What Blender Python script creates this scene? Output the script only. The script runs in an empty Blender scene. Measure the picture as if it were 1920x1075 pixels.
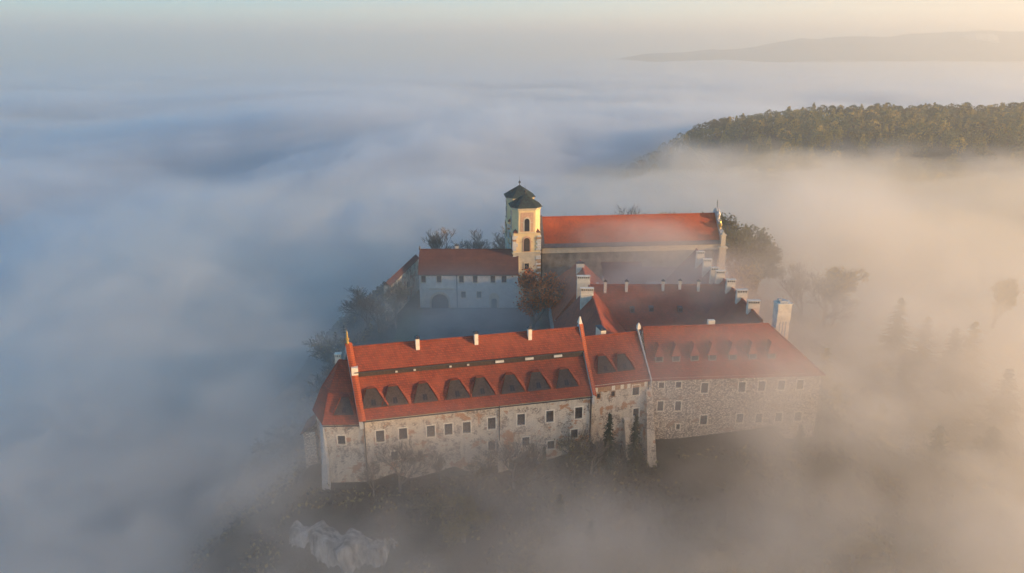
import bpy, math, random
import numpy as np
from mathutils import Vector, Matrix

S = bpy.context.scene
COL = S.collection
R = math.radians

# ------------------------------------------------------------------ camera
CAM_H, PITCH = 68.0, 17.726
cam = bpy.data.cameras.new('camera')
cam_ob = bpy.data.objects.new('camera', cam)
COL.objects.link(cam_ob)
S.camera = cam_ob
cam.lens = 26.25
cam.sensor_width = 36
cam.clip_start = 1
cam.clip_end = 60000
cam_ob.location = (0, 0, CAM_H)
cam_ob.rotation_euler = (R(90 - PITCH), 0, 0)

# ------------------------------------------------------------------ sky, sun, exposure
SUN_AZ, SUN_EL = 104, 9.5
w = bpy.data.worlds.new('World')
S.world = w
w.use_nodes = True
wn = w.node_tree
bg = wn.nodes['Background']
sky = wn.nodes.new('ShaderNodeTexSky')
sky.sky_type = 'NISHITA'
sky.sun_disc = False
sky.sun_elevation = R(SUN_EL)
sky.sun_rotation = R(SUN_AZ)
sky.altitude = 200
sky.air_density = 1
sky.dust_density = 0.6
sky.ozone_density = 1.5
# the sky low over the horizon: cream to teal, warmer towards the sun, with thin streaks of high cloud
BGS = 0.11
bg.inputs[1].default_value = BGS
def WN(t, **kw):
    n = wn.nodes.new(t)
    for k, v in kw.items(): setattr(n, k, v)
    return n
def wmix(f, a, b):
    n = WN('ShaderNodeMix', data_type='RGBA')
    for i, v in ((0, f), (6, a), (7, b)):
        if hasattr(v, 'is_output'): wn.links.new(v, n.inputs[i])
        else: n.inputs[i].default_value = (*v, 1) if isinstance(v, tuple) else v
    return n.outputs[2]
def wmath(op, a, b=None, clamp=False):
    n = WN('ShaderNodeMath', operation=op, use_clamp=clamp)
    for i, v in enumerate((a, b)):
        if v is None: continue
        if hasattr(v, 'is_output'): wn.links.new(v, n.inputs[i])
        else: n.inputs[i].default_value = v
    return n.outputs[0]
def wramp(src, stops):
    r = WN('ShaderNodeValToRGB'); e = r.color_ramp.elements
    while len(e) < len(stops): e.new(.5)
    for k, (q, c) in enumerate(stops): e[k].position = q; e[k].color = (*c, 1)
    wn.links.new(src, r.inputs[0]); return r.outputs[0]
tcw = WN('ShaderNodeTexCoord'); sxw = WN('ShaderNodeSeparateXYZ'); wn.links.new(tcw.outputs['Generated'], sxw.inputs[0])
dotn = WN('ShaderNodeVectorMath', operation='DOT_PRODUCT'); wn.links.new(tcw.outputs['Generated'], dotn.inputs[0])
dotn.inputs[1].default_value = (math.sin(R(SUN_AZ)), math.cos(R(SUN_AZ)), 0)
sunward = wmath('MULTIPLY_ADD', dotn.outputs['Value'], .78, True); sunward.node.inputs[2].default_value = .52
elev = wmath('MULTIPLY', sxw.outputs[2], 5.0, True)
away = wramp(elev, [(0, (.68, .64, .58)), (.10, (.74, .70, .60)), (.20, (.66, .80, .72)), (.33, (.46, .74, .80)), (1, (.22, .38, .58))])
near = wramp(elev, [(0, (1.5, 1.04, .66)), (.12, (1.62, 1.14, .72)), (.25, (1.5, 1.16, .80)), (.45, (.80, .78, .70)), (1, (.40, .48, .58))])
low = wmix(wmath('POWER', sunward, 1.5), away, near)
mpw = WN('ShaderNodeMapping'); mpw.inputs['Scale'].default_value = (1.2, 1.2, 26); wn.links.new(tcw.outputs['Generated'], mpw.inputs[0])
nzw = WN('ShaderNodeTexNoise'); nzw.inputs['Scale'].default_value = 2.4; nzw.inputs['Detail'].default_value = 5; wn.links.new(mpw.outputs[0], nzw.inputs['Vector'])
low = wmix(wmath('MULTIPLY', wramp(nzw.outputs[0], [(.48, (0, 0, 0)), (.72, (1, 1, 1))]), .35), low, (.95, .78, .62))
lows = WN('ShaderNodeVectorMath', operation='SCALE'); wn.links.new(low, lows.inputs[0]); lows.inputs[3].default_value = 1 / BGS * .62
tint = WN('ShaderNodeVectorMath', operation='MULTIPLY'); wn.links.new(sky.outputs[0], tint.inputs[0]); tint.inputs[1].default_value = (.40, 1.08, 1.52)
fade = wramp(elev, [(.32, (0, 0, 0)), (.6, (1, 1, 1))])
wn.links.new(wmix(fade, lows.outputs[0], tint.outputs[0]), bg.inputs[0])
sl = bpy.data.lights.new('sun', 'SUN')
sun = bpy.data.objects.new('sun', sl)
COL.objects.link(sun)
sl.energy = 5.0
sl.angle = R(0.6)
sl.color = (1.0, 0.58, 0.21)
_az, _el = R(SUN_AZ), R(SUN_EL)
sun_dir = Vector((math.sin(_az) * math.cos(_el), math.cos(_az) * math.cos(_el), math.sin(_el)))
sun.rotation_euler = sun_dir.to_track_quat('Z', 'Y').to_euler()
sun.location = (200, -80, 120)
S.view_settings.view_transform = 'Standard'
S.view_settings.look = 'None'
S.view_settings.exposure = 0.84
S.view_settings.gamma = 1
cy = S.cycles
cy.use_denoising = True
try:
    cy.denoiser = 'OPENIMAGEDENOISE'
except Exception:
    pass
cy.volume_bounces = 5
cy.max_bounces = 8
cy.transparent_max_bounces = 32
cy.use_adaptive_sampling = True
cy.adaptive_threshold = 0.02
cy.volume_max_steps = 256

# ------------------------------------------------------------------ noise for terrain and fog shapes
def vnoise(x, y, seed=0):
    T = np.random.RandomState(seed).rand(256, 256)
    xi = np.floor(x).astype(int); yi = np.floor(y).astype(int)
    fx = x - xi; fy = y - yi
    fx = fx * fx * fx * (fx * (fx * 6 - 15) + 10); fy = fy * fy * fy * (fy * (fy * 6 - 15) + 10)
    g = lambda a, b: T[a % 256, b % 256]
    return ((g(xi, yi) * (1 - fx) + g(xi + 1, yi) * fx) * (1 - fy) + (g(xi, yi + 1) * (1 - fx) + g(xi + 1, yi + 1) * fx) * fy) * 2 - 1

def fbm(x, y, o=4, seed=0, g=.5):
    v = 0; a = 1
    x = np.asarray(x, float); y = np.asarray(y, float)
    for k in range(o):
        v = v + a * vnoise(x, y, seed + k); a *= g; x = x * 2.03 + 17.3; y = y * 2.03 + 9.1
    return v

def sstep(a, b, x):
    t = np.clip((x - a) / (b - a), 0, 1)
    return t * t * (3 - 2 * t)

# ------------------------------------------------------------------ materials
MATS = {}
def nodes_of(name):
    m = bpy.data.materials.new(name)
    m.use_nodes = True
    nt = m.node_tree
    return m, nt, nt.nodes['Principled BSDF']

def N(nt, t, **kw):
    n = nt.nodes.new(t)
    for k, v in kw.items():
        if k.startswith('i_'):
            n.inputs[k[2:].replace('_', ' ')].default_value = v
        else:
            setattr(n, k, v)
    return n

def ramp(nt, src, stops):
    r = nt.nodes.new('ShaderNodeValToRGB')
    e = r.color_ramp.elements
    while len(e) < len(stops): e.new(0.5)
    for k, (p, c) in enumerate(stops):
        e[k].position = p; e[k].color = (*c, 1)
    nt.links.new(src, r.inputs[0])
    return r.outputs[0]

def mixc(nt, fac, a, b, mode='MIX'):
    n = nt.nodes.new('ShaderNodeMix'); n.data_type = 'RGBA'; n.blend_type = mode
    for i, v in ((0, fac), (6, a), (7, b)):
        if hasattr(v, 'is_output'): nt.links.new(v, n.inputs[i])
        else: n.inputs[i].default_value = (*v, 1) if isinstance(v, tuple) else v
    return n.outputs[2]

def objco(nt, scale=(1, 1, 1)):
    tc = nt.nodes.new('ShaderNodeTexCoord')
    mp = nt.nodes.new('ShaderNodeMapping')
    mp.inputs['Scale'].default_value = scale
    nt.links.new(tc.outputs['Object'], mp.inputs[0])
    return mp.outputs[0]

def noise(nt, co, scale, detail=4, rough=.55, out=0):
    n = N(nt, 'ShaderNodeTexNoise')
    n.inputs['Scale'].default_value = scale; n.inputs['Detail'].default_value = detail; n.inputs['Roughness'].default_value = rough
    nt.links.new(co, n.inputs['Vector'])
    return n.outputs[out]

def bump(nt, p, h, strength=.4, dist=.1):
    b = nt.nodes.new('ShaderNodeBump'); b.inputs['Strength'].default_value = strength; b.inputs['Distance'].default_value = dist
    nt.links.new(h, b.inputs['Height']); nt.links.new(b.outputs[0], p.inputs['Normal'])

def mat_plain(name, col, rough=.8, var=.25, scale=1.5, metal=0):
    m, nt, p = nodes_of(name)
    co = objco(nt)
    f = noise(nt, co, scale, 5)
    c = ramp(nt, f, [(.3, tuple(v * (1 - var) for v in col)), (.7, tuple(min(1, v * (1 + var)) for v in col))])
    nt.links.new(c, p.inputs['Base Color'])
    p.inputs['Roughness'].default_value = rough; p.inputs['Metallic'].default_value = metal
    MATS[name] = m
    return m

def mat_tiles(name, c0, c1, c2, dirt=(.16, .06, .035)):
    """clay roof tiles in rows; columns run along x+y, rows along z"""
    m, nt, p = nodes_of(name)
    tc = nt.nodes.new('ShaderNodeTexCoord')
    sx = nt.nodes.new('ShaderNodeSeparateXYZ'); nt.links.new(tc.outputs['Object'], sx.inputs[0])
    ad = N(nt, 'ShaderNodeMath', operation='ADD'); nt.links.new(sx.outputs[0], ad.inputs[0]); nt.links.new(sx.outputs[1], ad.inputs[1])
    cb = nt.nodes.new('ShaderNodeCombineXYZ'); nt.links.new(ad.outputs[0], cb.inputs[0]); nt.links.new(sx.outputs[2], cb.inputs[1])
    br = nt.nodes.new('ShaderNodeTexBrick'); nt.links.new(cb.outputs[0], br.inputs['Vector'])
    br.inputs['Scale'].default_value = 1
    br.inputs['Brick Width'].default_value = .38; br.inputs['Row Height'].default_value = .30; br.inputs['Mortar Size'].default_value = .035
    br.inputs['Color1'].default_value = (*c0, 1); br.inputs['Color2'].default_value = (*c1, 1); br.inputs['Mortar'].default_value = (*[v * .42 for v in c0], 1)
    big = noise(nt, tc.outputs['Object'], .35, 4)
    c = mixc(nt, ramp(nt, big, [(.42, (0, 0, 0)), (.66, (1, 1, 1))]), br.outputs[0], c2)
    c = mixc(nt, .45, br.outputs[0], c)
    st = noise(nt, objco(nt, (1.2, 1.2, .25)), 1.3, 5, .65)
    c = mixc(nt, ramp(nt, st, [(.50, (0, 0, 0)), (.74, (.6, .6, .6))]), c, dirt)
    nt.links.new(c, p.inputs['Base Color'])
    p.inputs['Roughness'].default_value = .75
    bump(nt, p, br.outputs[1], -.5, .06)
    MATS[name] = m

def mat_rubble(name, light, mid, brick, plaster, p_amt=.5, b_amt=.62, cell=2.2):
    """rubble stone wall: pale stones in darker joints, patches of brick and of lime plaster"""
    m, nt, p = nodes_of(name)
    co = objco(nt, (1, 1, 1.5))
    vo = N(nt, 'ShaderNodeTexVoronoi'); vo.inputs['Scale'].default_value = cell
    wob = noise(nt, co, 3, 3, .5, 1)
    va = N(nt, 'ShaderNodeVectorMath', operation='MULTIPLY_ADD'); nt.links.new(wob, va.inputs[0]); va.inputs[1].default_value = (.35, .35, .35); nt.links.new(co, va.inputs[2])
    nt.links.new(va.outputs[0], vo.inputs['Vector'])
    bw = nt.nodes.new('ShaderNodeRGBToBW'); nt.links.new(vo.outputs['Color'], bw.inputs[0])
    stone = ramp(nt, bw.outputs[0], [(.2, mid), (.5, tuple((a + b) / 2 for a, b in zip(light, mid))), (.75, light)])
    stone = mixc(nt, ramp(nt, vo.outputs['Distance'], [(.42, (0, 0, 0)), (.7, (.8, .8, .8))]), stone, tuple(v * .5 for v in mid))
    nb = noise(nt, objco(nt, (1, 1, 1.3)), .34, 5, .62)
    npl = noise(nt, objco(nt, (1.1, 1.1, .9)), .45, 6, .68)
    c = mixc(nt, ramp(nt, npl, [(p_amt, (0, 0, 0)), (p_amt + .05, (.8, .8, .8))]), stone, plaster)
    c = mixc(nt, ramp(nt, nb, [(b_amt, (0, 0, 0)), (b_amt + .03, (.9, .9, .9))]), c, brick)
    d = noise(nt, objco(nt, (1.5, 1.5, .2)), .9, 5, .7)
    c = mixc(nt, ramp(nt, d, [(.52, (0, 0, 0)), (.8, (.6, .6, .6))]), c, tuple(v * .45 for v in mid))
    nt.links.new(c, p.inputs['Base Color'])
    p.inputs['Roughness'].default_value = .92
    bump(nt, p, vo.outputs['Distance'], -.6, .12)
    MATS[name] = m

mat_tiles('clay_tiles', (.40, .070, .025), (.22, .042, .018), (.44, .095, .036))
mat_tiles('clay_tiles_bright', (.52, .095, .022), (.44, .075, .02), (.58, .12, .03))
mat_tiles('clay_tiles_old', (.17, .065, .045), (.13, .05, .036), (.20, .078, .05), (.10, .05, .04))
mat_rubble('rubble_white', (.70, .60, .47), (.34, .24, .165), (.46, .22, .10), (.70, .60, .46), .45, .57, 3.4)
mat_rubble('rubble_stone', (.88, .76, .60), (.30, .21, .14), (.38, .22, .12), (.54, .44, .33), .58, .60, 3.2)
mat_plain('plaster_cream', (.68, .57, .40), .9, .12, .8)
mat_plain('plaster_yellow', (.86, .64, .33), .9, .10, .7)
mat_plain('plaster_white', (.72, .68, .60), .9, .14, .9)
mat_plain('chimney_plaster', (.80, .70, .54), .9, .16, 1.2)
mat_plain('plaster_grey', (.50, .48, .44), .9, .18, .9)
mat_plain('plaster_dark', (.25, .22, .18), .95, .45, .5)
mat_plain('stone_trim', (.84, .74, .58), .85, .12, 2)
mat_plain('dark_glass', (.030, .032, .036), .25, .3, 1)
mat_plain('weathered_wood', (.060, .042, .035), .85, .4, 3)
mat_plain('dark_metal', (.05, .05, .055), .5, .3, 2)
mat_plain('lead_sheet', (.12, .11, .11), .6, .3, 1)
mat_plain('gold_tone', (.75, .5, .15), .35, .2, 3, .6)  # warm gold; on the gable finial it stands in for low sunlight
mat_plain('bark', (.20, .165, .13), .95, .35, 3)
mat_plain('bark_dark', (.08, .066, .052), .95, .35, 3)
mat_plain('leaf_russet', (.60, .17, .05), .8, .5, .9)
mat_plain('leaf_olive', (.25, .20, .06), .8, .5, .5)
mat_plain('leaf_yellow', (.50, .34, .07), .8, .45, .5)
mat_plain('leaf_pale', (.33, .30, .20), .8, .4, .8)
mat_plain('needle_green', (.040, .050, .022), .85, .5, .6)
mat_plain('needle_gold', (.36, .26, .06), .85, .5, .6)
mat_plain('forest_dark', (.13, .115, .04), .85, .5, .02)
mat_plain('undergrowth', (.045, .038, .024), .95, .5, .5)

mat_plain('dormer_sill', (.085, .055, .045), .85, .3, 3)
def mat_copper():
    m, nt, p = nodes_of('copper_roof')
    co = objco(nt, (1, 1, .15))
    f = noise(nt, co, 2.2, 5, .7)
    c = ramp(nt, f, [(.35, (.040, .030, .022)), (.5, (.045, .058, .042)), (.70, (.08, .15, .115))])
    nt.links.new(c, p.inputs['Base Color']); p.inputs['Roughness'].default_value = .6; p.inputs['Metallic'].default_value = .1
    MATS['copper_roof'] = m
mat_copper()

def mat_ground():
    m, nt, p = nodes_of('ground_soil')
    co = objco(nt)
    f = noise(nt, co, .06, 8, .62)
    c = ramp(nt, f, [(.3, (.035, .03, .018)), (.5, (.06, .052, .03)), (.7, (.085, .08, .04))])
    f2 = noise(nt, co, 1.1, 6, .7)
    c = mixc(nt, ramp(nt, f2, [(.4, (0, 0, 0)), (.7, (.7, .7, .7))]), c, (.03, .024, .016))
    nt.links.new(c, p.inputs['Base Color']); p.inputs['Roughness'].default_value = 1
    bump(nt, p, f2, .8, .5)
    MATS['ground_soil'] = m
mat_ground()
mat_plain('lawn_green', (.055, .075, .025), .95, .35, .5)

def mat_paving():
    m, nt, p = nodes_of('paving_striped')
    co = objco(nt)
    wv = N(nt, 'ShaderNodeTexWave'); wv.inputs['Scale'].default_value = .28; wv.bands_direction = 'DIAGONAL'; wv.inputs['Distortion'].default_value = .6
    nt.links.new(co, wv.inputs['Vector'])
    c = ramp(nt, wv.outputs[1], [(.62, (.075, .072, .07)), (.8, (.22, .215, .20))])
    c = mixc(nt, noise(nt, co, 2, 5), c, (.14, .135, .13))
    nt.links.new(c, p.inputs['Base Color']); p.inputs['Roughness'].default_value = .9
    MATS['paving_striped'] = m
mat_paving()
mat_plain('courtyard_gravel', (.085, .08, .075), .95, .3, .35)

def mat_cliff():
    m, nt, p = nodes_of('limestone')
    co = objco(nt, (1, 1, .28))
    f = noise(nt, co, .75, 8, .68)
    c = ramp(nt, f, [(.36, (.07, .06, .05)), (.5, (.36, .33, .29)), (.66, (.60, .57, .52))])
    nt.links.new(c, p.inputs['Base Color']); p.inputs['Roughness'].default_value = .95
    bump(nt, p, f, .9, .6)
    MATS['limestone'] = m
mat_cliff()

# ------------------------------------------------------------------ mesh helpers
class MB:
    def __init__(s): s.v = []; s.f = []; s.m = []
    def poly(s, pts, mi=0):
        b = len(s.v); s.v += [tuple(p) for p in pts]; s.f.append(tuple(range(b, b + len(pts)))); s.m.append(mi)
    def box(s, x0, x1, y0, y1, z0, z1, mi=0):
        b = len(s.v)
        s.v += [(x0, y0, z0), (x1, y0, z0), (x1, y1, z0), (x0, y1, z0), (x0, y0, z1), (x1, y0, z1), (x1, y1, z1), (x0, y1, z1)]
        for q in ((0, 3, 2, 1), (4, 5, 6, 7), (0, 1, 5, 4), (1, 2, 6, 5), (2, 3, 7, 6), (3, 0, 4, 7)):
            s.f.append(tuple(b + k for k in q)); s.m.append(mi)
    def hexa(s, a, c, mi=0):
        """solid between two rings of points with the same count (bottom a, top c)"""
        n = len(a); b = len(s.v); s.v += [tuple(p) for p in a] + [tuple(p) for p in c]
        s.f.append(tuple(b + n - 1 - k for k in range(n))); s.f.append(tuple(b + n + k for k in range(n))); s.m += [mi, mi]
        for k in range(n):
            j = (k + 1) % n
            s.f.append((b + k, b + j, b + n + j, b + n + k)); s.m.append(mi)
    def slab(s, pts, t=.22, mi=0):
        """a roof plane: polygon pts (seen from above, counter-clockwise) with thickness t downwards along its normal"""
        P = [Vector(p) for p in pts]
        nrm = Vector((0, 0, 0))
        for k in range(len(P)):
            a, b2 = P[k], P[(k + 1) % len(P)]
            nrm += a.cross(b2)
        nrm.normalize()
        if nrm.z < 0: P.reverse(); nrm = -nrm
        s.hexa([p - nrm * t for p in P], P, mi)
    def tube(s, a, b2, r0, r1, n=5, mi=0):
        a, b2 = Vector(a), Vector(b2); d = (b2 - a)
        if d.length < 1e-6: return
        d.normalize(); u = d.orthogonal().normalized(); v = d.cross(u); b = len(s.v)
        for c, r in ((a, r0), (b2, r1)):
            for k in range(n):
                t = 2 * math.pi * k / n
                s.v.append(tuple(c + u * math.cos(t) * r + v * math.sin(t) * r))
        for k in range(n):
            j = (k + 1) % n
            s.f.append((b + k, b + j, b + n + j, b + n + k)); s.m.append(mi)
    def ring(s, pts):
        pass
    def build(s, name, mats, parent=None, loc=None, rz=0, smooth=False):
        me = bpy.data.meshes.new(name); me.from_pydata(s.v, [], s.f)
        for m in (mats if isinstance(mats, (list, tuple)) else [mats]): me.materials.append(MATS[m])
        me.polygons.foreach_set('material_index', s.m)
        if smooth: me.polygons.foreach_set('use_smooth', [True] * len(me.polygons))
        me.update()
        o = bpy.data.objects.new(name, me); COL.objects.link(o)
        if parent: o.parent = parent
        if loc is not None: o.location = loc; o.rotation_euler.z = rz
        return o

def np_mesh(name, verts, faces, mats, mi=None, parent=None):
    me = bpy.data.meshes.new(name)
    me.vertices.add(len(verts)); me.vertices.foreach_set('co', np.asarray(verts, np.float32).ravel())
    n = faces.shape[1]
    me.loops.add(faces.size); me.loops.foreach_set('vertex_index', faces.astype(np.int32).ravel())
    me.polygons.add(len(faces)); me.polygons.foreach_set('loop_start', np.arange(0, faces.size, n, dtype=np.int32))
    me.polygons.foreach_set('loop_total', np.full(len(faces), n, np.int32))
    for m in (mats if isinstance(mats, (list, tuple)) else [mats]): me.materials.append(MATS[m])
    if mi is not None: me.polygons.foreach_set('material_index', mi.astype(np.int32))
    me.update(); me.validate()
    o = bpy.data.objects.new(name, me); COL.objects.link(o)
    if parent: o.parent = parent
    return o

def tag(o, label=None, cat=None, group=None, kind=None):
    if label: o['label'] = label
    if cat: o['category'] = cat
    if group: o['group'] = group
    if kind: o['kind'] = kind
    return o

def empty(name, loc, rz, label, cat, group=None):
    o = bpy.data.objects.new(name, None); COL.objects.link(o)
    o.location = loc; o.rotation_euler.z = rz; o.empty_display_size = 2
    return tag(o, label, cat, group)

def dup(o, parent=None, loc=None, rz=None, scale=None):
    c = o.copy(); COL.objects.link(c)
    if parent: c.parent = parent
    if loc is not None: c.location = loc
    if rz is not None: c.rotation_euler.z = rz
    if scale is not None: c.scale = scale
    for ch in list(o.children): dup(ch, c)
    return c

# ------------------------------------------------------------------ terrain
def fline(X): return np.interp(X, [-60, -34, -25, 14, 25, 58, 75], [104, 109.8, 110.2, 119.4, 124.3, 127.2, 127.5])
def terrain(X, Y):
    X = np.asarray(X, float); Y = np.asarray(Y, float)
    # abbey rock: plateau at 0 with a steep south and west side
    z = np.full(X.shape, -58.0) + 3 * fbm(X / 300, Y / 300, 3, 77)
    fy = fline(X)      # the facade line
    south = fy - Y + .8
    dx = np.maximum(X - 62, 0); dxl = np.maximum(-34 - X, 0)
    dyn = np.maximum(Y - 232, 0)
    ds = np.maximum(south, 0)
    fall = np.where(ds > 0, 2.2 + 1.1 * sstep(20, 32, X) + ds * .62, 0)
    fall = fall + .30 * dx + 3.0e-3 * dx ** 2 * .3 + dxl * .9 + dyn * .28
    fall = fall + np.where(dx > 0, sstep(0, 6, dx) * 3.5, 0)
    roughness = (1.1 * fbm(X / 14, Y / 14, 4, 31) + 2.5 * fbm(X / 45, Y / 45, 2, 35)) * sstep(0.5, 14, fall)
    rock = -fall + roughness
    z = np.maximum(z, rock)
    # wooded hill on the right
    hx, hy = X - 430, Y - 680
    hd = np.sqrt((hx / 365) ** 2 + (hy / 195) ** 2)
    wood = -58 + 50 * sstep(1.03, .58, hd) + 11 * sstep(.9, .1, hd) + 3 * fbm(X / 60, Y / 60, 3, 52)
    return np.maximum(z, wood)

def geo(a, b, n): return list(a * (b / a) ** (np.arange(n) / (n - 1)))
gx = sorted(set(np.round(list(np.arange(-60, 150, 2.5)) + list(np.arange(150, 800, 14)) + geo(814, 30000, 26) + [-v for v in geo(62, 30000, 40)], 3)))
gy = sorted(set(np.round([-3000, -1500, -700, -300, -100, 0, 40, 60] + list(np.arange(70, 262, 2.5)) + list(np.arange(262, 950, 12)) + geo(962, 30000, 28), 3)))
GX, GY = np.meshgrid(gx, gy, indexing='ij')
GZ = terrain(GX, GY)
ny = len(gy)
ii = np.arange(len(gx) - 1)[:, None] * ny + np.arange(ny - 1)[None, :]
gf = np.stack([ii, ii + ny, ii + ny + 1, ii + 1], -1).reshape(-1, 4)
ground = np_mesh('ground', np.stack([GX, GY, GZ], -1).reshape(-1, 3), gf, 'ground_soil')
tag(ground, kind='structure')

# far ridge
hb = MB()
xs = np.linspace(200, 9000, 150)
YR = 5200
px = 960 + 1400 * xs / (YR * math.cos(R(PITCH)) + 0)
ys_px = np.interp(px, [960, 1100, 1250, 1400, 1440, 1500, 1600, 1700, 1780, 1850, 1900, 2000, 2300, 3200],
                  [114, 106, 97, 90, 84, 76, 71, 69, 64, 60, 63, 66, 78, 92])
zt = 68 + (89 - ys_px) * YR / 1400 * 1.07 + 7 * fbm(xs / 120, xs * 0, 4, 12)
zt = -60 + (zt + 60) * sstep(200, 900, xs)
prof = list(zip(xs, zt))
rv = []
rows = [(-700, -70, 0), (-420, .40, 1), (-200, .78, 1), (0, 1, 1), (400, .7, 1), (1200, -70, 0)]
for dy, k, rel in rows:
    for x, z in prof:
        rv.append((x, YR + dy + (60 * float(fbm(x / 300, dy / 100, 3, 5)) if rel else 0), (-60 + (z + 60) * k) if rel else k))
nr = len(prof)
rf = np.array([(a * nr + k, a * nr + k + 1, (a + 1) * nr + k + 1, (a + 1) * nr + k) for a in range(len(rows) - 1) for k in range(nr - 1)])
mat_plain('far_wood', (.12, .10, .06), .95, .4, .01)
hills = np_mesh('hills', np.array(rv), rf, 'far_wood')
tag(hills, kind='structure')
# ------------------------------------------------------------------ building helpers
def wall_with_holes(mb, x0, x1, z0, z1, y, holes, t=.35, mi=0):
    """front face at y of a wall, with rectangular openings and their reveals"""
    xsl = sorted(set([x0, x1] + [v for h in holes for v in (h[0], h[1])]))
    zsl = sorted(set([z0, z1] + [v for h in holes for v in (h[2], h[3])]))
    for a, b in zip(xsl, xsl[1:]):
        for c, d in zip(zsl, zsl[1:]):
            mx, mz = (a + b) / 2, (c + d) / 2
            if any(h[0] < mx < h[1] and h[2] < mz < h[3] for h in holes): continue
            mb.poly([(a, y, c), (b, y, c), (b, y, d), (a, y, d)], mi)
    for (a, b, c, d) in [h[:4] for h in holes]:
        mb.poly([(a, y, c), (a, y + t, c), (a, y + t, d), (a, y, d)], mi)
        mb.poly([(b, y, c), (b, y, d), (b, y + t, d), (b, y + t, c)], mi)
        mb.poly([(a, y, c), (b, y, c), (b, y + t, c), (a, y + t, c)], mi)
        mb.poly([(a, y, d), (a, y + t, d), (b, y + t, d), (b, y, d)], mi)

WCACHE = {}
def window(parent, x, z, w=1.3, h=2.1, y=0, trim='stone_trim', band=.2, bars=(2, 3)):
    """a window part (surround) with its pane as sub-part; x is its middle, z its middle"""
    key = (w, h, trim, band, bars)
    if key not in WCACHE:
        f = MB(); a, b = w / 2, h / 2
        f.box(-a - band, -a, -.07, .12, -b - band, b + band); f.box(a, a + band, -.07, .12, -b - band, b + band)
        f.box(-a, a, -.07, .12, b, b + band); f.box(-a, a, -.11, .12, -b - band, -b)
        p = MB(); p.box(-a, a, .26, .30, -b, b)
        n1, n2 = bars
        for k in range(1, n1): p.box(-a + w * k / n1 - .035, -a + w * k / n1 + .035, .20, .258, -b, b, 1)
        for k in range(1, n2): p.box(-a, a, .205, .257, -b + h * k / n2 - .03, -b + h * k / n2 + .03, 1)
        fo = f.build('window', trim, parent); po = p.build('pane', ['dark_glass', 'weathered_wood'], fo)
        WCACHE[key] = (fo.data, po.data)
    else:
        fd, pd = WCACHE[key]
        fo = bpy.data.objects.new('window', fd); COL.objects.link(fo); fo.parent = parent
        po = bpy.data.objects.new('pane', pd); COL.objects.link(po); po.parent = fo
    fo.location = (x, y, z)
    return fo

def holes_of(ws): return [(x - w / 2, x + w / 2, z - h / 2, z + h / 2) for (x, z, w, h) in ws]

def arch_pts(w, h, n=10):
    """outline of an arched opening, foot at z=0"""
    r = w / 2
    return [(-r, 0), (r, 0)] + [(r * math.cos(math.pi * k / n), h - r + r * math.sin(math.pi * k / n)) for k in range(n + 1)]

def arch_plate(mb, x, z, w, h, y0, y1, mi=0):
    P = arch_pts(w, h)
    mb.hexa([(x + a, y1, z + b) for a, b in P], [(x + a, y0, z + b) for a, b in P], mi)

def chimney(parent, x, y, zb, zt, w=.75, d=.75, mat='chimney_plaster', cap=True, arcade=False, name='chimney', loc_rz=0):
    m = MB(); m.box(-w / 2, w / 2, -d / 2, d / 2, zb, zt)
    if arcade:
        m.box(-w / 2 - .08, w / 2 + .08, -d / 2 - .08, d / 2 + .08, zt - .95, zt - .8)
    o = m.build(name, mat, parent, (x, y, 0), loc_rz)
    if cap:
        c = MB()
        if arcade:
            n = max(3, int(w / .45))
            for k in range(n + 1):
                cx = -w / 2 + .07 + (w - .14) * k / n
                c.box(cx - .07, cx + .07, -d / 2, -d / 2 + .14, zt, zt + .42, 1); c.box(cx - .07, cx + .07, d / 2 - .14, d / 2, zt, zt + .42, 1)
            c.box(-w / 2 + .15, w / 2 - .15, -d / 2 + .2, d / 2 - .2, zt, zt + .41)
            c.box(-w / 2 - .1, w / 2 + .1, -d / 2 - .1, d / 2 + .1, zt + .42, zt + .56, 1)
        else:
            c.box(-w / 2 - .1, w / 2 + .1, -d / 2 - .1, d / 2 + .1, zt, zt + .14)
            c.hexa([(-w / 2, -d / 2, zt + .14), (w / 2, -d / 2, zt + .14), (w / 2, d / 2, zt + .14), (-w / 2, d / 2, zt + .14)],
                   [(-w / 5, -d / 5, zt + .45), (w / 5, -d / 5, zt + .45), (w / 5, d / 5, zt + .45), (-w / 5, d / 5, zt + .45)])
        c.build('chimney_cap', ['dark_metal', mat], o)
    return o

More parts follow.
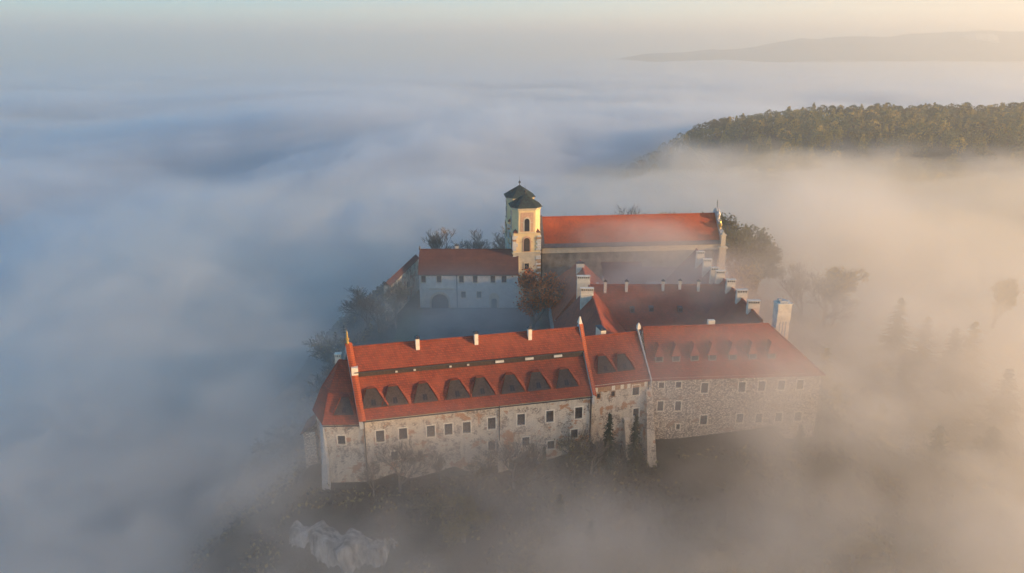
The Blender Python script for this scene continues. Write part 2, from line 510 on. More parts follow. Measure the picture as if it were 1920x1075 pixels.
def bat_dormer(parent, x, yb, zb, slope, wb=4.4, wt=1.5, h=2.5, lean=.55, x_shift=0):
    """wide trapezoid dormer; yb,zb foot on the roof plane, slope = dz/dy of that roof"""
    fr = MB(); rf_ = MB()
    y0, z0 = yb - .10, zb + .08
    B0, B1 = (x - wb / 2, y0, z0), (x + wb / 2, y0, z0)
    T0, T1 = (x + x_shift - wt / 2, y0 + lean, z0 + h), (x + x_shift + wt / 2, y0 + lean, z0 + h)
    fr.poly([B0, B1, T1, T0], 0)
    # frame strips and boards on the face
    def onf(u, v, out=.05):
        bx = B0[0] + (B1[0] - B0[0]) * u; tx = T0[0] + (T1[0] - T0[0]) * u
        return (bx + (tx - bx) * v, y0 + lean * v - out, z0 + h * v + out * .2)
    for (u0, u1, v0, v1, mi) in ((.0, 1, .0, .07, 1), (.40, .49, .12, .42, 2), (.51, .60, .12, .42, 2)):
        fr.poly([onf(u0, v0), onf(u1, v0), onf(u1, v1), onf(u0, v1)], mi)
    # roof: flat-ish top running back, cheeks sweeping to the main roof
    run = (T0[2] - (zb + (T0[1] - yb) * slope)) / (slope - .25)
    kz = T0[2] + run * .25; ky = T0[1] + run
    K0, K1 = (x + x_shift - wt * .30, ky, kz), (x + x_shift + wt * .30, ky, kz)
    ov = .14
    T0o, T1o = (T0[0] - .1, T0[1] - ov, T0[2] + .02), (T1[0] + .1, T1[1] - ov, T1[2] + .02)
    B0o, B1o = (B0[0] - .25, B0[1] - ov, B0[2]), (B1[0] + .25, B1[1] - ov, B1[2])
    rf_.poly([T0o, T1o, K1, K0]); 
    rf_.poly([B0o, T0o, K0, (B0o[0] - .1, yb + 1.0, zb + 1.0 * slope)]); rf_.poly([T1o, B1o, (B1o[0] + .1, yb + 1.0, zb + 1.0 * slope), K1])
    d = fr.build('dormer', ['weathered_wood', 'dormer_sill', 'dark_glass'], parent)
    rf_.build('dormer_roof', 'clay_tiles', d)
    return d

def small_dormer(parent, x, yb, zb, slope, w=1.25, h=1.15, tile='clay_tiles'):
    fr = MB(); rr = MB(); y0 = yb - .05
    fr.box(x - w / 2, x + w / 2, y0, y0 + 1.6, zb - .1, zb + h)
    fr.box(x - w / 2 + .2, x + w / 2 - .2, y0 - .04, y0 - .003, zb + .15, zb + h - .12, 1)
    e = .25; ap = 1.9; yt = y0 + .75
    zr = zb + h + ap
    yk = yb + (zr - zb) / slope
    a, b = (x - w / 2 - e, y0 - e, zb + h - .05), (x + w / 2 + e, y0 - e, zb + h - .05)
    t = (x, yt, zr); k = (x, yk, zr)
    ya = yb + (h) / slope
    rr.poly([a, b, t]); rr.poly([b, (x + w / 2 + e, ya + .2, zb + h + .0), k, t]); rr.poly([a, t, k, (x - w / 2 - e, ya + .2, zb + h)])
    d = fr.build('dormer', ['plaster_dark', 'dark_glass'], parent); rr.build('dormer_roof', tile, d)
    return d

def gable_roof(name, parent, x0, x1, yf, yb, ze, yr, zr, xr0=None, xr1=None, mat='clay_tiles', ov=.45, t=.22):
    """front and back planes; xr0/xr1 inset the ridge ends for hips"""
    hip0, hip1 = xr0 is not None, xr1 is not None
    a0, a1 = (xr0 if hip0 else x0), (xr1 if hip1 else x1)
    sl = (zr - ze) / (yr - yf); zo = ze - ov * sl
    slb = (zr - ze) / (yb - yr); zob = ze - ov * slb
    X0 = x0 - (ov if hip0 else 0); X1 = x1 + (ov if hip1 else 0)
    m = MB()
    m.slab([(X0, yf - ov, zo), (X1, yf - ov, zo), (a1, yr, zr), (a0, yr, zr)], t)
    m.slab([(X1, yb + ov, zob), (X0, yb + ov, zob), (a0, yr, zr), (a1, yr, zr)], t)
    if hip0: m.slab([(X0, yb + ov, zob), (X0, yf - ov, zo), (a0, yr, zr)], t)
    if hip1: m.slab([(X1, yf - ov, zo), (X1, yb + ov, zob), (a1, yr, zr)], t)
    # ridge tiles
    m.tube((a0, yr, zr + .02), (a1, yr, zr + .02), .17, .17, 6)
    if hip0:
        m.tube((X0, yf - ov, zo), (a0, yr, zr), .15, .15, 6)
    if hip1:
        m.tube((X1, yf - ov, zo), (a1, yr, zr), .15, .15, 6)
    return m.build(name, mat, parent)

# ================================================================== front wing A (long, with the broken roof)
A = empty('monastery_wing', (-24.6, 110.6, 0), R(13.44), 'long stone monastery wing with stepped red tile roof and eight wide dark dormers', 'building')
LA = 39.7
winA = [(2.66, 6.2, 1.35, 2.1), (6.47, 6.15, 1.35, 2.1), (11.15, 6.05, 1.35, 2.1), (14.16, 6.05, 1.35, 2.1), (17.3, 6.0, 1.35, 2.1), (21.69, 6.23, 1.35, 2.2),
        (26.92, 6.3, 1.35, 2.2), (32.14, 6.3, 1.35, 2.2), (37.45, 6.35, 1.35, 2.2),
        (4.86, 2.2, 1.1, 1.7), (21.66, 1.9, 1.25, 1.8), (27.81, 1.9, 1.3, 1.7), (32.43, .6, 1.3, 1.6), (36.76, 2.3, 1.3, 1.7)]
m = MB(); wall_with_holes(m, 0, LA, -9, 9.9, 0, holes_of(winA))
m.box(0, LA, .36, .5, -9, 9.85, 1)
m.poly([(0, 0, -9), (0, 0, 9.9), (-1.3, 7.8, 19.1), (-2.6, 16, 9.9), (-2.6, 16, -9)]); m.poly([(LA, 0, -9), (LA, 16, -9), (LA, 16, 9.9), (LA, 8, 19.1), (LA, 0, 9.9)])
m.poly([(-2.6, 16, -9), (-2.6, 16, 9.9), (LA, 16, 9.9), (LA, 16, -9)])
wA = m.build('wall', ['rubble_white', 'plaster_dark'], A)
for (x, z, ww, hh) in winA: window(A, x, z, ww, hh)
c = MB(); c.box(-.05, LA, -.22, .05, 9.55, 9.93); c.box(-.05, LA, -.12, .05, 9.35, 9.55); c.build('cornice', 'plaster_cream', A)
# lower roof, clerestory band, upper roof
m = MB(); m.slab([(.1, -.5, 9.7), (LA, -.5, 9.7), (LA, 5.1, 15.1), (-.75, 4.9, 15.1)], .2)
m.slab([(LA, 16.5, 9.6), (-2.6, 16.5, 9.6), (-2.0, 11.2, 15.1), (LA, 11.2, 15.1)], .2)
low = m.build('lower_roof', 'clay_tiles', A)
m = MB(); m.box(-.8, LA - .1, 4.95, 11.1, 14.9, 16.3); clr = m.build('clerestory', 'weathered_wood', A)
for xx in (6.2, 9.3, 15.5, 18.6):
    v = MB(); v.box(xx - .18, xx + .18, 4.7, 4.93, 15.35, 15.6); v.build('vent', 'plaster_white', clr)
for xx in (24.2, 29.6, 34.9):
    v = MB(); v.box(xx - .75, xx + .75, 4.68, 4.93, 15.35, 15.75); v.build('roof_window', 'plaster_white', clr)
m = MB(); m.slab([(-.9, 4.62, 16.25), (LA, 4.62, 16.25), (LA, 8.0, 19.4), (-1.32, 7.9, 19.4)], .2)
m.slab([(LA, 11.6, 15.75), (-1.9, 11.6, 15.75), (-1.32, 7.9, 19.4), (LA, 8.0, 19.4)], .2)
m.tube((-1.3, 7.9, 19.42), (LA, 8, 19.42), .18, .18, 6)
rA = m.build('upper_roof', 'clay_tiles', A)
m = MB(); m.box(-.8, LA, 4.45, 4.6, 15.98, 16.14); m.box(-.0, LA, -.72, -.58, 9.38, 9.54); m.build('gutter', 'dark_metal', A)
SLA = (15.1 - 9.7) / 5.5
for k, cx in enumerate((2.0, 5.6, 10.6, 16.1, 20.45, 25.7, 30.4, 35.5)):
    bat_dormer(A, cx, .9, 9.7 + 1.4 * SLA, SLA, 4.2, 1.5, 2.5, 2.3, -.25 + .03 * k)
for (cx, cy_) in ((10.2, 7.2), (20.5, 7.2), (30.25, 7.2)):
    chimney(rA, cx, cy_, 17.2, 20.3, .65, .9, 'stone_trim')
# left gable coping
def coping(parent, pts, w, h, mat, name='gable_parapet', x_off=0):
    m = MB()
    for p, q in zip(pts, pts[1:]):
        p, q = Vector(p), Vector(q)
        u = Vector((w, 0, 0)); up = Vector((0, 0, h))
        m.hexa([p, p + u, q + u, q], [p + up, p + u + up, q + u + up, q + up])
    return m.build(name, mat, parent)
gp = MB()
prof_l = [(-.05, -.65, 9.1), (-.78, 4.9, 15.3), (-.9, 5.0, 16.1), (-1.35, 7.9, 19.7)]
for p, q in zip(prof_l, prof_l[1:]):
    gp.hexa([(p[0] - .55, p[1], p[2] - .9), (p[0] + .1, p[1], p[2] - .9), (q[0] + .1, q[1], q[2] - .9), (q[0] - .55, q[1], q[2] - .9)],
            [(p[0] - .55, p[1], p[2] + .45), (p[0] + .1, p[1], p[2] + .45), (q[0] + .1, q[1], q[2] + .45), (q[0] - .55, q[1], q[2] + .45)])
gp.hexa([(-1.9, 7.9, 18.8), (-1.25, 7.9, 18.8), (-2.4, 16, 9), (-3.0, 16, 9)], [(-1.9, 7.9, 20.15), (-1.25, 7.9, 20.15), (-2.4, 16, 10.3), (-3.0, 16, 10.3)])
gpo = gp.build('gable_parapet', 'plaster_grey', A)
tl = MB()
for p, q in zip(prof_l, prof_l[1:]):
    tl.hexa([(p[0] - .62, p[1], p[2] + .455), (p[0] + .55, p[1], p[2] + .455), (q[0] + .55, q[1], q[2] + .455), (q[0] - .62, q[1], q[2] + .455)],
            [(p[0] - .1, p[1], p[2] + .62), (p[0] + .05, p[1], p[2] + .62), (q[0] + .05, q[1], q[2] + .62), (q[0] - .1, q[1], q[2] + .62)])
tl.build('coping_tiles', 'clay_tiles_bright', gpo)
k_ = MB(); k_.box(-1.25, -.15, 4.55, 5.5, 15.6, 16.95); k_.build('kneeler', 'stone_trim', gpo)
f_ = MB(); f_.tube((-1.55, 7.9, 20.1), (-1.55, 7.9, 22.0), .22, .12, 6); f_.tube((-1.55, 7.9, 22), (-1.55, 7.9, 22.5), .12, .01, 6); f_.tube((-1.55, 7.9, 20.9), (-1.55, 7.9, 21.1), .34, .34, 6)
f_.build('finial', 'gold_tone', gpo)  # sunlit gold of the tip is put into its colour
an = MB(); an.tube((-2.0, 8.6, 19.2), (-2.0, 8.6, 23.3), .04, .03, 4)
for q in range(3): an.tube((-2.5, 8.6, 22.9 - q * .5), (-1.5, 8.6, 22.9 - q * .5), .03, .03, 4)
an.build('antenna', 'dark_metal', A)
# right gable between A and B
gp = MB()
prof_r = [(LA, -.6, 9.0), (LA, 5.0, 14.9), (LA, 8.1, 19.5)]
for p, q in zip(prof_r, prof_r[1:]):
    gp.hexa([(p[0], p[1], p[2] - 1), (p[0] + .45, p[1], p[2] - 1), (q[0] + .45, q[1], q[2] - 1), (q[0], q[1], q[2] - 1)],
            [(p[0], p[1], p[2] + .8), (p[0] + .45, p[1], p[2] + .8), (q[0] + .45, q[1], q[2] + .8), (q[0], q[1], q[2] + .8)])
gp.hexa([(LA, 8.1, 18.5), (LA + .45, 8.1, 18.5), (LA + .45, 16.2, 8.5), (LA, 16.2, 8.5)], [(LA, 8.1, 20.3), (LA + .45, 8.1, 20.3), (LA + .45, 16.2, 10.4), (LA, 16.2, 10.4)])
gpo = gp.build('gable_parapet', 'plaster_grey', A)
tl = MB()
for p, q in zip(prof_r, prof_r[1:]):
    tl.hexa([(p[0] + .1, p[1], p[2] + .81), (p[0] + .85, p[1], p[2] + .4), (q[0] + .85, q[1], q[2] + .4), (q[0] + .1, q[1], q[2] + .81)],
            [(p[0] + .1, p[1], p[2] + 1.0), (p[0] + .85, p[1], p[2] + .55), (q[0] + .85, q[1], q[2] + .55), (q[0] + .1, q[1], q[2] + 1.0)])
tl.build('coping_tiles', 'clay_tiles_bright', gpo)
f_ = MB(); f_.hexa([(LA - .1, 7.5, 20.2), (LA + .55, 7.5, 20.2), (LA + .55, 8.6, 20.2), (LA - .1, 8.6, 20.2)], [(LA + .15, 7.9, 21.5), (LA + .3, 7.9, 21.5), (LA + .3, 8.1, 21.5), (LA + .15, 8.1, 21.5)])
f_.build('finial', 'stone_trim', gpo)
for xx in (0.15, 23.0, LA - .12):
    d_ = MB(); d_.tube((xx, -.22, 9.5), (xx, -.22, -5), .1, .1, 6); d_.build('downpipe', 'dark_metal', A)
# weathered pilaster strips
for (x0_, x1_) in ((22.6, 24.6),):
    p_ = MB(); p_.hexa([(x0_, -1.4, -9), (x1_, -1.4, -9), (x1_, 0, -9), (x0_, 0, -9)], [(x0_, -.06, 5.4), (x1_, -.06, 5.4), (x1_, 0, 5.4), (x0_, 0, 5.4)]); p_.build('buttress', 'rubble_white', A)

# ================================================================== annex D at the left end
D = empty('annex_house', (-30.9, 110.4, 0), R(2), 'small pale annex with hipped roof and one dark dormer left of the long wing', 'building')
winD = [(2.55, 5.9, 1.25, 1.6)]
LD = 6.25
m = MB(); wall_with_holes(m, 0, LD, -10, 9.2, 0, holes_of(winD))
m.box(0, LD, .36, .5, -10, 9.1, 1)
m.poly([(0, 0, -10), (0, 0, 9.2), (-2.6, 5, 9.2), (-2.6, 5, -10)]); m.poly([(-2.6, 5, -10), (-2.6, 5, 9.2), (-2.6, 13, 9.2), (-2.6, 13, -10)])
m.poly([(-2.6, 13, -10), (-2.6, 13, 9.2), (LD, 13, 9.2), (LD, 13, -10)]); m.poly([(LD, 0, -10), (LD, 13, -10), (LD, 13, 9.2), (LD, 0, 9.2)])
m.build('wall', ['rubble_white', 'plaster_dark'], D)
for (x, z, ww, hh) in winD: window(D, x, z, ww, hh)
m = MB()
m.slab([(-.3, -.45, 9.0), (LD, -.45, 9.0), (LD, 3.6, 12.7), (.1, 3.6, 12.7)], .18)
m.slab([(-3.1, 4.9, 9.0), (-.3, -.45, 9.0), (.1, 3.6, 12.7), (-1.6, 6.4, 12.7)], .18)
m.slab([(.1, 3.6, 12.7), (LD, 3.6, 12.7), (LD, 7.5, 16.6), (1.4, 8.2, 17.0), (-1.6, 6.4, 12.7)], .18)
m.slab([(-1.6, 6.4, 12.7), (1.4, 8.2, 17.0), (1.4, 8.4, 17.0), (-1.6, 13.4, 10.6)], .18)
m.slab([(-3.1, 4.9, 9.0), (-1.6, 6.4, 12.7), (-1.6, 13.4, 10.6), (-3.1, 13.4, 9.0)], .18)
m.slab([(1.4, 8.2, 17.0), (LD, 7.5, 16.6), (LD, 13.5, 9.4), (-1.6, 13.4, 10.6)], .18)
rD = m.build('roof', 'clay_tiles', D)
bat_dormer(D, 3.1, .7, 9.0 + 1.15 * .914, .914, 3.4, 1.2, 2.3, 2.15)
chimney(rD, 1.2, 8.6, 14.5, 17.3, 1.0, .9, 'chimney_plaster', True, True)
g_ = MB(); g_.box(-.2, LD, -.66, -.52, 8.72, 8.86); g_.build('gutter', 'dark_metal', D)
b_ = MB(); b_.hexa([(-1.6, -1.6, -12), (.5, -2.2, -12), (.3, .4, -12), (-2.2, 3.2, -12)], [(-.85, .9, 8.4), (-.35, .05, 8.4), (0.05, .35, 8.4), (-1.6, 3.2, 8.4)]); b_.build('buttress', 'plaster_grey', D)
l_ = MB(); l_.box(-4.6, -2.6, 3.4, 8, -10, 5.6); l_.build('lean_to', 'rubble_stone', D)
l_ = MB(); l_.slab([(-5.0, 3.0, 5.4), (-2.4, 3.0, 7.4), (-2.4, 8.4, 7.4), (-5.0, 8.4, 5.4)], .15); l_.build('lean_to_roof', 'clay_tiles_old', D)

# ================================================================== middle wing B
B = empty('monastery_wing', (14.35, 121.3, 0), R(15.3), 'short middle monastery wing with two dark dormers and a patched brick frieze under its eave', 'building')
LB = 11.1
winB = [(8.47, 8.75, 1.35, 2.0), (2.52, 9.7, .6, .95), (1.24, 8.5, .6, .9), (4.01, 8.6, .7, .95), (8.73, 4.3, 1.15, 1.5)]
m = MB(); wall_with_holes(m, 0, LB, -9, 10.8, 0, holes_of(winB))
m.box(0, LB, .36, .5, -9, 10.7, 1)
m.poly([(LB, 0, -9), (LB, 12.6, -9), (LB, 12.6, 10.8), (LB, 6.3, 17.3), (LB, 0, 10.8)]); m.poly([(0, 12.6, -9), (0, 12.6, 10.8), (LB, 12.6, 10.8), (LB, 12.6, -9)])
m.build('wall', ['rubble_white', 'plaster_dark'], B)
fz = MB(); fz.box(0, LB, -.05, -.004, 9.3, 10.45)
fz.build('brick_frieze', mat_plain('brick_orange', (.46, .25, .12), .9, .25, 2.5) and 'brick_orange', B)
for nx_ in (.7, 4.0, 5.7, 7.0, 10.35): nm = MB(); arch_plate(nm, nx_, 9.35, .62, 1.05, -.09, -.052); nm.build('niche', 'stone_trim', B)
for (x, z, ww, hh) in winB: window(B, x, z, ww, hh, 0, 'stone_trim' if ww > 1 else 'brick_orange', .16 if ww > 1 else .08)
c = MB(); c.box(0, LB, -.25, .0, 10.45, 10.75); c.build('cornice', 'plaster_cream', B)
rB = gable_roof('roof', B, 0, LB, 0, 12.6, 10.95, 6.3, 17.5)
for cx in (3.15, 6.9): bat_dormer(B, cx, 1.2, 10.95 + 1.2 * 1.04, 1.04, 3.6, 1.4, 2.5, 2.15, -.3)
chimney(rB, 4.55, 8.1, 15.0, 18.2, 1.0, 2.6, 'chimney_plaster', True)
gp = MB()
gp.hexa([(LB, -.5, 9.4), (LB + .2, -.5, 9.4), (LB + .2, 6.2, 16.6), (LB, 6.2, 16.6)], [(LB, -.5, 10.75), (LB + .2, -.5, 10.75), (LB + .2, 6.2, 18.0), (LB, 6.2, 18.0)])
gp.hexa([(LB, 6.2, 16.6), (LB + .35, 6.2, 16.6), (LB + .35, 12.8, 9.4), (LB, 12.8, 9.4)], [(LB, 6.2, 18.2), (LB + .35, 6.2, 18.2), (LB + .35, 12.8, 10.9), (LB, 12.8, 10.9)])
gpo = gp.build('gable_parapet', 'plaster_grey', B)
f_ = MB(); f_.box(LB - .15, LB + .5, 5.9, 6.5, 18.1, 18.7); f_.hexa([(LB - .15, 5.9, 18.7), (LB + .5, 5.9, 18.7), (LB + .5, 6.5, 18.7), (LB - .15, 6.5, 18.7)], [(LB + .1, 6.1, 19.3), (LB + .2, 6.1, 19.3), (LB + .2, 6.3, 19.3), (LB + .1, 6.3, 19.3)]); f_.build('finial', 'stone_trim', gpo)
d_ = MB(); d_.tube((LB - .25, -.22, 10.5), (LB - .25, -.22, -5), .1, .1, 6); d_.build('downpipe', 'dark_metal', B)
b_ = MB(); b_.hexa([(9.9, -4.2, -9), (12.0, -4.2, -9), (12.0, .2, -9), (9.9, .2, -9)], [(10.4, -.45, 8.6), (11.5, -.45, 8.6), (11.5, -.01, 8.9), (10.4, -.01, 8.9)]); b_.build('buttress', 'rubble_white', B)
b_ = MB(); b_.hexa([(6.2, -3.6, -9), (7.6, -3.6, -9), (7.6, .2, -9), (6.2, .2, -9)], [(6.3, -.5, 3.2), (7.4, -.5, 3.2), (7.4, -.01, 3.5), (6.3, -.01, 3.5)]); b_.build('buttress', 'rubble_white', B)

# ================================================================== right wing C
Cw = empty('monastery_wing', (25.05, 125.4, 0), R(4.2), 'right monastery wing of bare rubble stone with hipped red roof and seven small dormers', 'building')
LC = 32.9
winC = [(2.52, 8.75, 1.0, 1.15), (5.72, 8.75, 1.0, 1.15), (10.71, 7.93, 1.3, 2.0), (17.82, 7.85, 1.3, 2.0), (21.58, 7.9, 1.3, 2.0), (25.35, 7.95, 1.3, 2.0), (28.94, 7.95, 1.3, 1.95),
        (2.58, 4.5, 1.1, 1.95), (5.92, 4.4, 1.1, 1.95), (6.22, .05, .7, 1.1), (11.04, 1.31, 1.3, 1.9), (18.02, 1.38, 1.3, 1.9), (21.75, 1.25, 1.3, 1.9), (25.58, 1.3, 1.3, 1.9), (29.33, 1.28, 1.3, 1.9)]
m = MB(); wall_with_holes(m, 0, LC, -9, 10.3, 0, holes_of(winC))
m.box(0, LC, .36, .5, -9, 10.2, 1)
m.poly([(LC, 0, -9), (LC, 12, -9), (LC, 12, 10.3), (LC, 0, 10.3)]); m.poly([(0, 12, -9), (0, 12, 10.3), (LC, 12, 10.3), (LC, 12, -9)]); m.poly([(0, 0, -9), (0, 0, 10.3), (0, 6, 17.5), (0, 12, 10.3), (0, 12, -9)])
m.build('wall', ['rubble_stone', 'plaster_dark'], Cw)
for (x, z, ww, hh) in winC: window(Cw, x, z, ww, hh, 0, 'stone_trim', .2)
c = MB(); c.box(0, LC + .1, -.2, .0, 10.0, 10.28); c.build('cornice', 'stone_trim', Cw)
rC = gable_roof('roof', Cw, 0, LC, 0, 12, 10.5, 6, 18, None, 24.2)
SLC = 7.5 / 6
for cx in (2.3, 5.5, 9.0, 12.35, 16.2, 20.0, 23.7): small_dormer(Cw, cx, 1.75, 10.5 + 1.75 * SLC, SLC, 1.5, 1.15)
chimney(rC, 13.4, 7.0, 15.8, 18.7, 1.3, .8, 'chimney_plaster', False)
# tall stepped stack behind the hip
st = MB(); st.box(-1.3, 1.3, -1.0, 1.0, -8, 17.2); st.box(-1.42, 1.42, -1.12, 1.12, 17.2, 17.5); st.box(-1.36, 1.36, -1.06, 1.06, 17.5, 20.2); st.box(-1.5, 1.5, -1.2, 1.2, 20.2, 20.45)
for q in (-.75, -.15, .45): st.box(q, q + .22, -1.03, -1.002, 13.5, 16.7, 1)
so_ = st.build('chimney_tower', ['chimney_plaster', 'plaster_grey'], Cw, (29.1, 11.2, 0), 0)
cc = MB(); cc.box(-.9, .6, -.7, .7, 20.45, 20.9); cc.box(-1.1, -.5, -.3, .3, 20.9, 21.2); cc.build('chimney_cap', 'plaster_grey', so_)

# ================================================================== cloister wings
def plain_walls(m, x0, x1, y0, y1, z0, z1, mi=0): m.box(x0, x1, y0, y1, z0, z1, mi)
# west wing: ridge runs away from the camera
W = empty('cloister_wing', (17.4, 128, 0), 0, 'left cloister wing whose ridge runs back from the middle wing towards the church', 'building')
m = MB(); plain_walls(m, -7.6, 7.4, 4, 60, -3, 8.6); m.build('wall', 'plaster_grey', W)
def ridge_y_roof(name, parent, xw, xe, y0, y1, ze, zr, hip0=0, hip1=0, mat='clay_tiles', xr=0.0):
    m = MB(); ov = .4
    sw = (zr - ze) / (xr - xw); se = (zr - ze) / (xe - xr)
    zw, z_e = ze - ov * sw, ze - ov * se
    m.slab([(xw - ov, y1, zw), (xw - ov, y0, zw), (xr, y0 + hip0, zr), (xr, y1 - hip1, zr)], .22)
    m.slab([(xe + ov, y0, z_e), (xe + ov, y1, z_e), (xr, y1 - hip1, zr), (xr, y0 + hip0, zr)], .22)
    if hip0: m.slab([(xw - ov, y0, zw), (xe + ov, y0, z_e), (xr, y0 + hip0, zr)], .22)
    if hip1: m.slab([(xe + ov, y1, z_e), (xw - ov, y1, zw), (xr, y1 - hip1, zr)], .22)
    m.tube((xr, y0 + hip0, zr), (xr, y1 - hip1, zr), .3, .3, 6)
    return m.build(name, mat, parent)
rW = ridge_y_roof('roof', W, -7.6, 7.4, 1.0, 32, 8.6, 17.0)
m = MB()
ridge = ridge_y_roof('roof', W, -7.6, 7.4, 32.3, 61, 8.6, 16.4, 6, 6, 'clay_tiles_bright')
chimney(ridge, -.6, 48.5, 14, 17.6, 1.9, .9, 'chimney_plaster', True)
chimney(rW, -1.2, 33.8, 13, 18.3, 2.9, 1.0, 'chimney_plaster', True, True)
chimney(rW, -1.3, 24.5, 13, 18.4, 2.7, 1.0, 'chimney_plaster', True, True)
for q in range(4): small_v = MB(); small_v.box(3.0 + q * .35, 3.5 + q * .35, 44 - q * 2.2, 44.6 - q * 2.2, 12.6 - q * .4, 13.9 - q * .4); small_v.build('vent', 'plaster_white', ridge)
# east wing
E_ = empty('cloister_wing', (49.2, 135, 0), 0, 'right cloister wing with a row of arcaded white chimneys straddling its ridge', 'building')
m = MB(); plain_walls(m, -7.4, 7.4, 3, 58, -9, 8.6); m.build('wall', 'plaster_white', E_)
rE = ridge_y_roof('roof', E_, -7.4, 7.4, 3, 58, 8.6, 16.8, 0, 0, 'clay_tiles')
for (cx, cy_, w_) in ((-1.3, 48.5, 1.9), (-1.3, 41.2, 2.0), (-1.5, 33.9, 1.7), (-.8, 31.2, 2.0), (-.3, 24.3, 1.9), (.0, 16.9, 2.2), (.3, 9.8, 2.4)):
    chimney(rE, cx, cy_, 14, 18.2, w_, 1.0, 'chimney_plaster', True, True)
sd = MB(); sd.box(2.0, 3.0, 3.2, 4.4, 13.2, 15.4); sd.build('roof_hatch', 'plaster_grey', rE)
# south wing
Sw = empty('cloister_wing', (24.9, 155.5, 0), 0, 'inner cross cloister wing with five slender white chimneys along its front roof edge', 'building')
m = MB(); plain_walls(m, 0, 17.3, 0, 17, -3, 8.6); m.build('wall', 'plaster_grey', Sw)
rS = gable_roof('roof', Sw, -7, 24, 0, 17, 8.6, 8.5, 16.0, None, None, 'clay_tiles')
for (cx, cy_) in ((-3.6, 7.6), (1.3, 7.8), (9.7, 8.0), (13.6, 8.3), (17.8, 7.9)):
    chimney(rS, cx, cy_ - .5, 14, 17.2, .6, .6, 'chimney_plaster')
for (cx, cy_) in ((2.2, 3.0), (6.5, 3.2), (13.0, 3.1)):
    z_ = 8.6 + cy_ * 7.4 / 8.5
    k_ = MB(); k_.box(cx - .5, cx + .5, cy_ - .1, cy_ + 1.0, z_ - .2, z_ + 1.1); k_.box(cx - .35, cx + .35, cy_ - .14, cy_ - .103, z_ + .15, z_ + .85, 1); k_.build('dormer', ['lead_sheet', 'dark_glass'], rS)
# north walk against the church
Nw = empty('cloister_wing', (22, 190, 0), R(1), 'low north cloister range leaning against the dark church wall', 'building')
m = MB(); plain_walls(m, 3.2, 30, 0, 9, -3, 7.4); m.build('wall', 'plaster_grey', Nw)
m = MB(); m.slab([(2.9, -.5, 7.2), (14, -.5, 7.2), (14, 9.5, 11.4), (2.9, 9.5, 11.4)], .2); m.slab([(14.4, 3, 7.2), (27, 3, 7.2), (27, 9.5, 9.9), (14.4, 9.5, 9.9)], .2); m.build('roof', 'clay_tiles_old', Nw)

# ================================================================== church
CH = empty('church', (8.2, 202.5, 0), R(5), 'abbey church with long bright orange red roof and pale cornice band beside the towers', 'church')
LCH = 51.5
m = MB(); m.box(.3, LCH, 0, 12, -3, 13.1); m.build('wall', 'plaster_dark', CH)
for (a, b) in ((.3, 19.0), (19.06, 32.6), (32.66, 38.9), (38.96, LCH)): m = MB(); m.box(a, b, -.35, 12.3, 13.1, 14.49); m.build('cornice', 'plaster_cream', CH)
m = MB(); m.box(.3, LCH, -.55, 12.5, 14.5, 14.75); m.build('eave_moulding', 'plaster_cream', CH)
m = MB(); m.slab([(.2, -.9, 14.85), (LCH, -.9, 14.85), (LCH, .45, 15.75), (.2, .45, 15.75)], .12); m.build('gutter', 'lead_sheet', CH)
m = MB(); m.slab([(.9, .3, 15.6), (LCH, .3, 15.6), (LCH - .2, 5.9, 22.3), (.9, 5.9, 22.1)], .22); m.slab([(LCH, 12, 15.2), (.9, 12, 15.2), (.9, 5.9, 22.1), (LCH - .2, 5.9, 22.3)], .22)
m.tube((.9, 5.9, 22.1), (LCH - .2, 5.9, 22.3), .2, .2, 6)
rCH = m.build('roof', 'clay_tiles_bright', CH)
m = MB(); prof = [(-.6, 14.6), (-.6, 15.8), (5.9, 22.6), (12.6, 15.8), (12.6, 14.6)]
m.hexa([(-.1, a, b) for a, b in prof], [(.85, a, b) for a, b in prof]); m.build('gable_parapet', 'lead_sheet', CH)
# east gable with scrolls and finials
m = MB(); prof = [(-1.0, -3), (-1.0, 15.8), (.2, 16.1), (.9, 17.9), (2.2, 18.4), (2.6, 20.3), (4.0, 21.0), (4.3, 23.0), (5.9, 24.0), (7.5, 23.0), (7.8, 21.0), (9.2, 20.3), (9.6, 18.4), (11, 17.9), (12.8, 15.8), (12.8, -3)]
m.hexa([(LCH, a, b) for a, b in prof], [(LCH + .9, a, b) for a, b in prof])
ge = m.build('gable_front', 'plaster_grey', CH)
m = MB(); m.box(LCH - .6, LCH + 1.3, -1.6, .2, -3, 13.6); m.box(LCH - .9, LCH + 1.6, -1.9, .5, 13.6, 14.1)
m.box(LCH - .2, LCH + 1.1, -1.1, 0, 14.1, 17.3); m.box(LCH - .35, LCH + 1.25, -1.25, .1, 17.3, 17.6); m.hexa([(LCH - .1, -1, 17.6), (LCH + 1, -1, 17.6), (LCH + 1, -.1, 17.6), (LCH - .1, -.1, 17.6)], [(LCH + .4, -.6, 18.4), (LCH + .5, -.6, 18.4), (LCH + .5, -.5, 18.4), (LCH + .4, -.5, 18.4)])
m.build('pilaster', 'plaster_cream', CH)
def urn(parent, x, y, z, s=1.0, mat='stone_trim'):
    u = MB(); prev = None
    for (r, h) in ((.35, 0), (.18, .3), (.45, .7), (.5, 1.0), (.22, 1.4), (.12, 1.7), (.2, 1.9), (.02, 2.2)):
        if prev: u.tube((0, 0, prev[1] * s), (0, 0, h * s), prev[0] * s, r * s, 8)
        prev = (r, h)
    return u.build('urn', mat, parent, (x, y, z), 0)
urn(ge, LCH + .45, 2.4, 18.5, 1.3, 'gold_tone'); urn(ge, LCH + .45, 4.15, 21.2, 1.2); urn(ge, LCH + .45, 7.6, 21.2, 1.2)
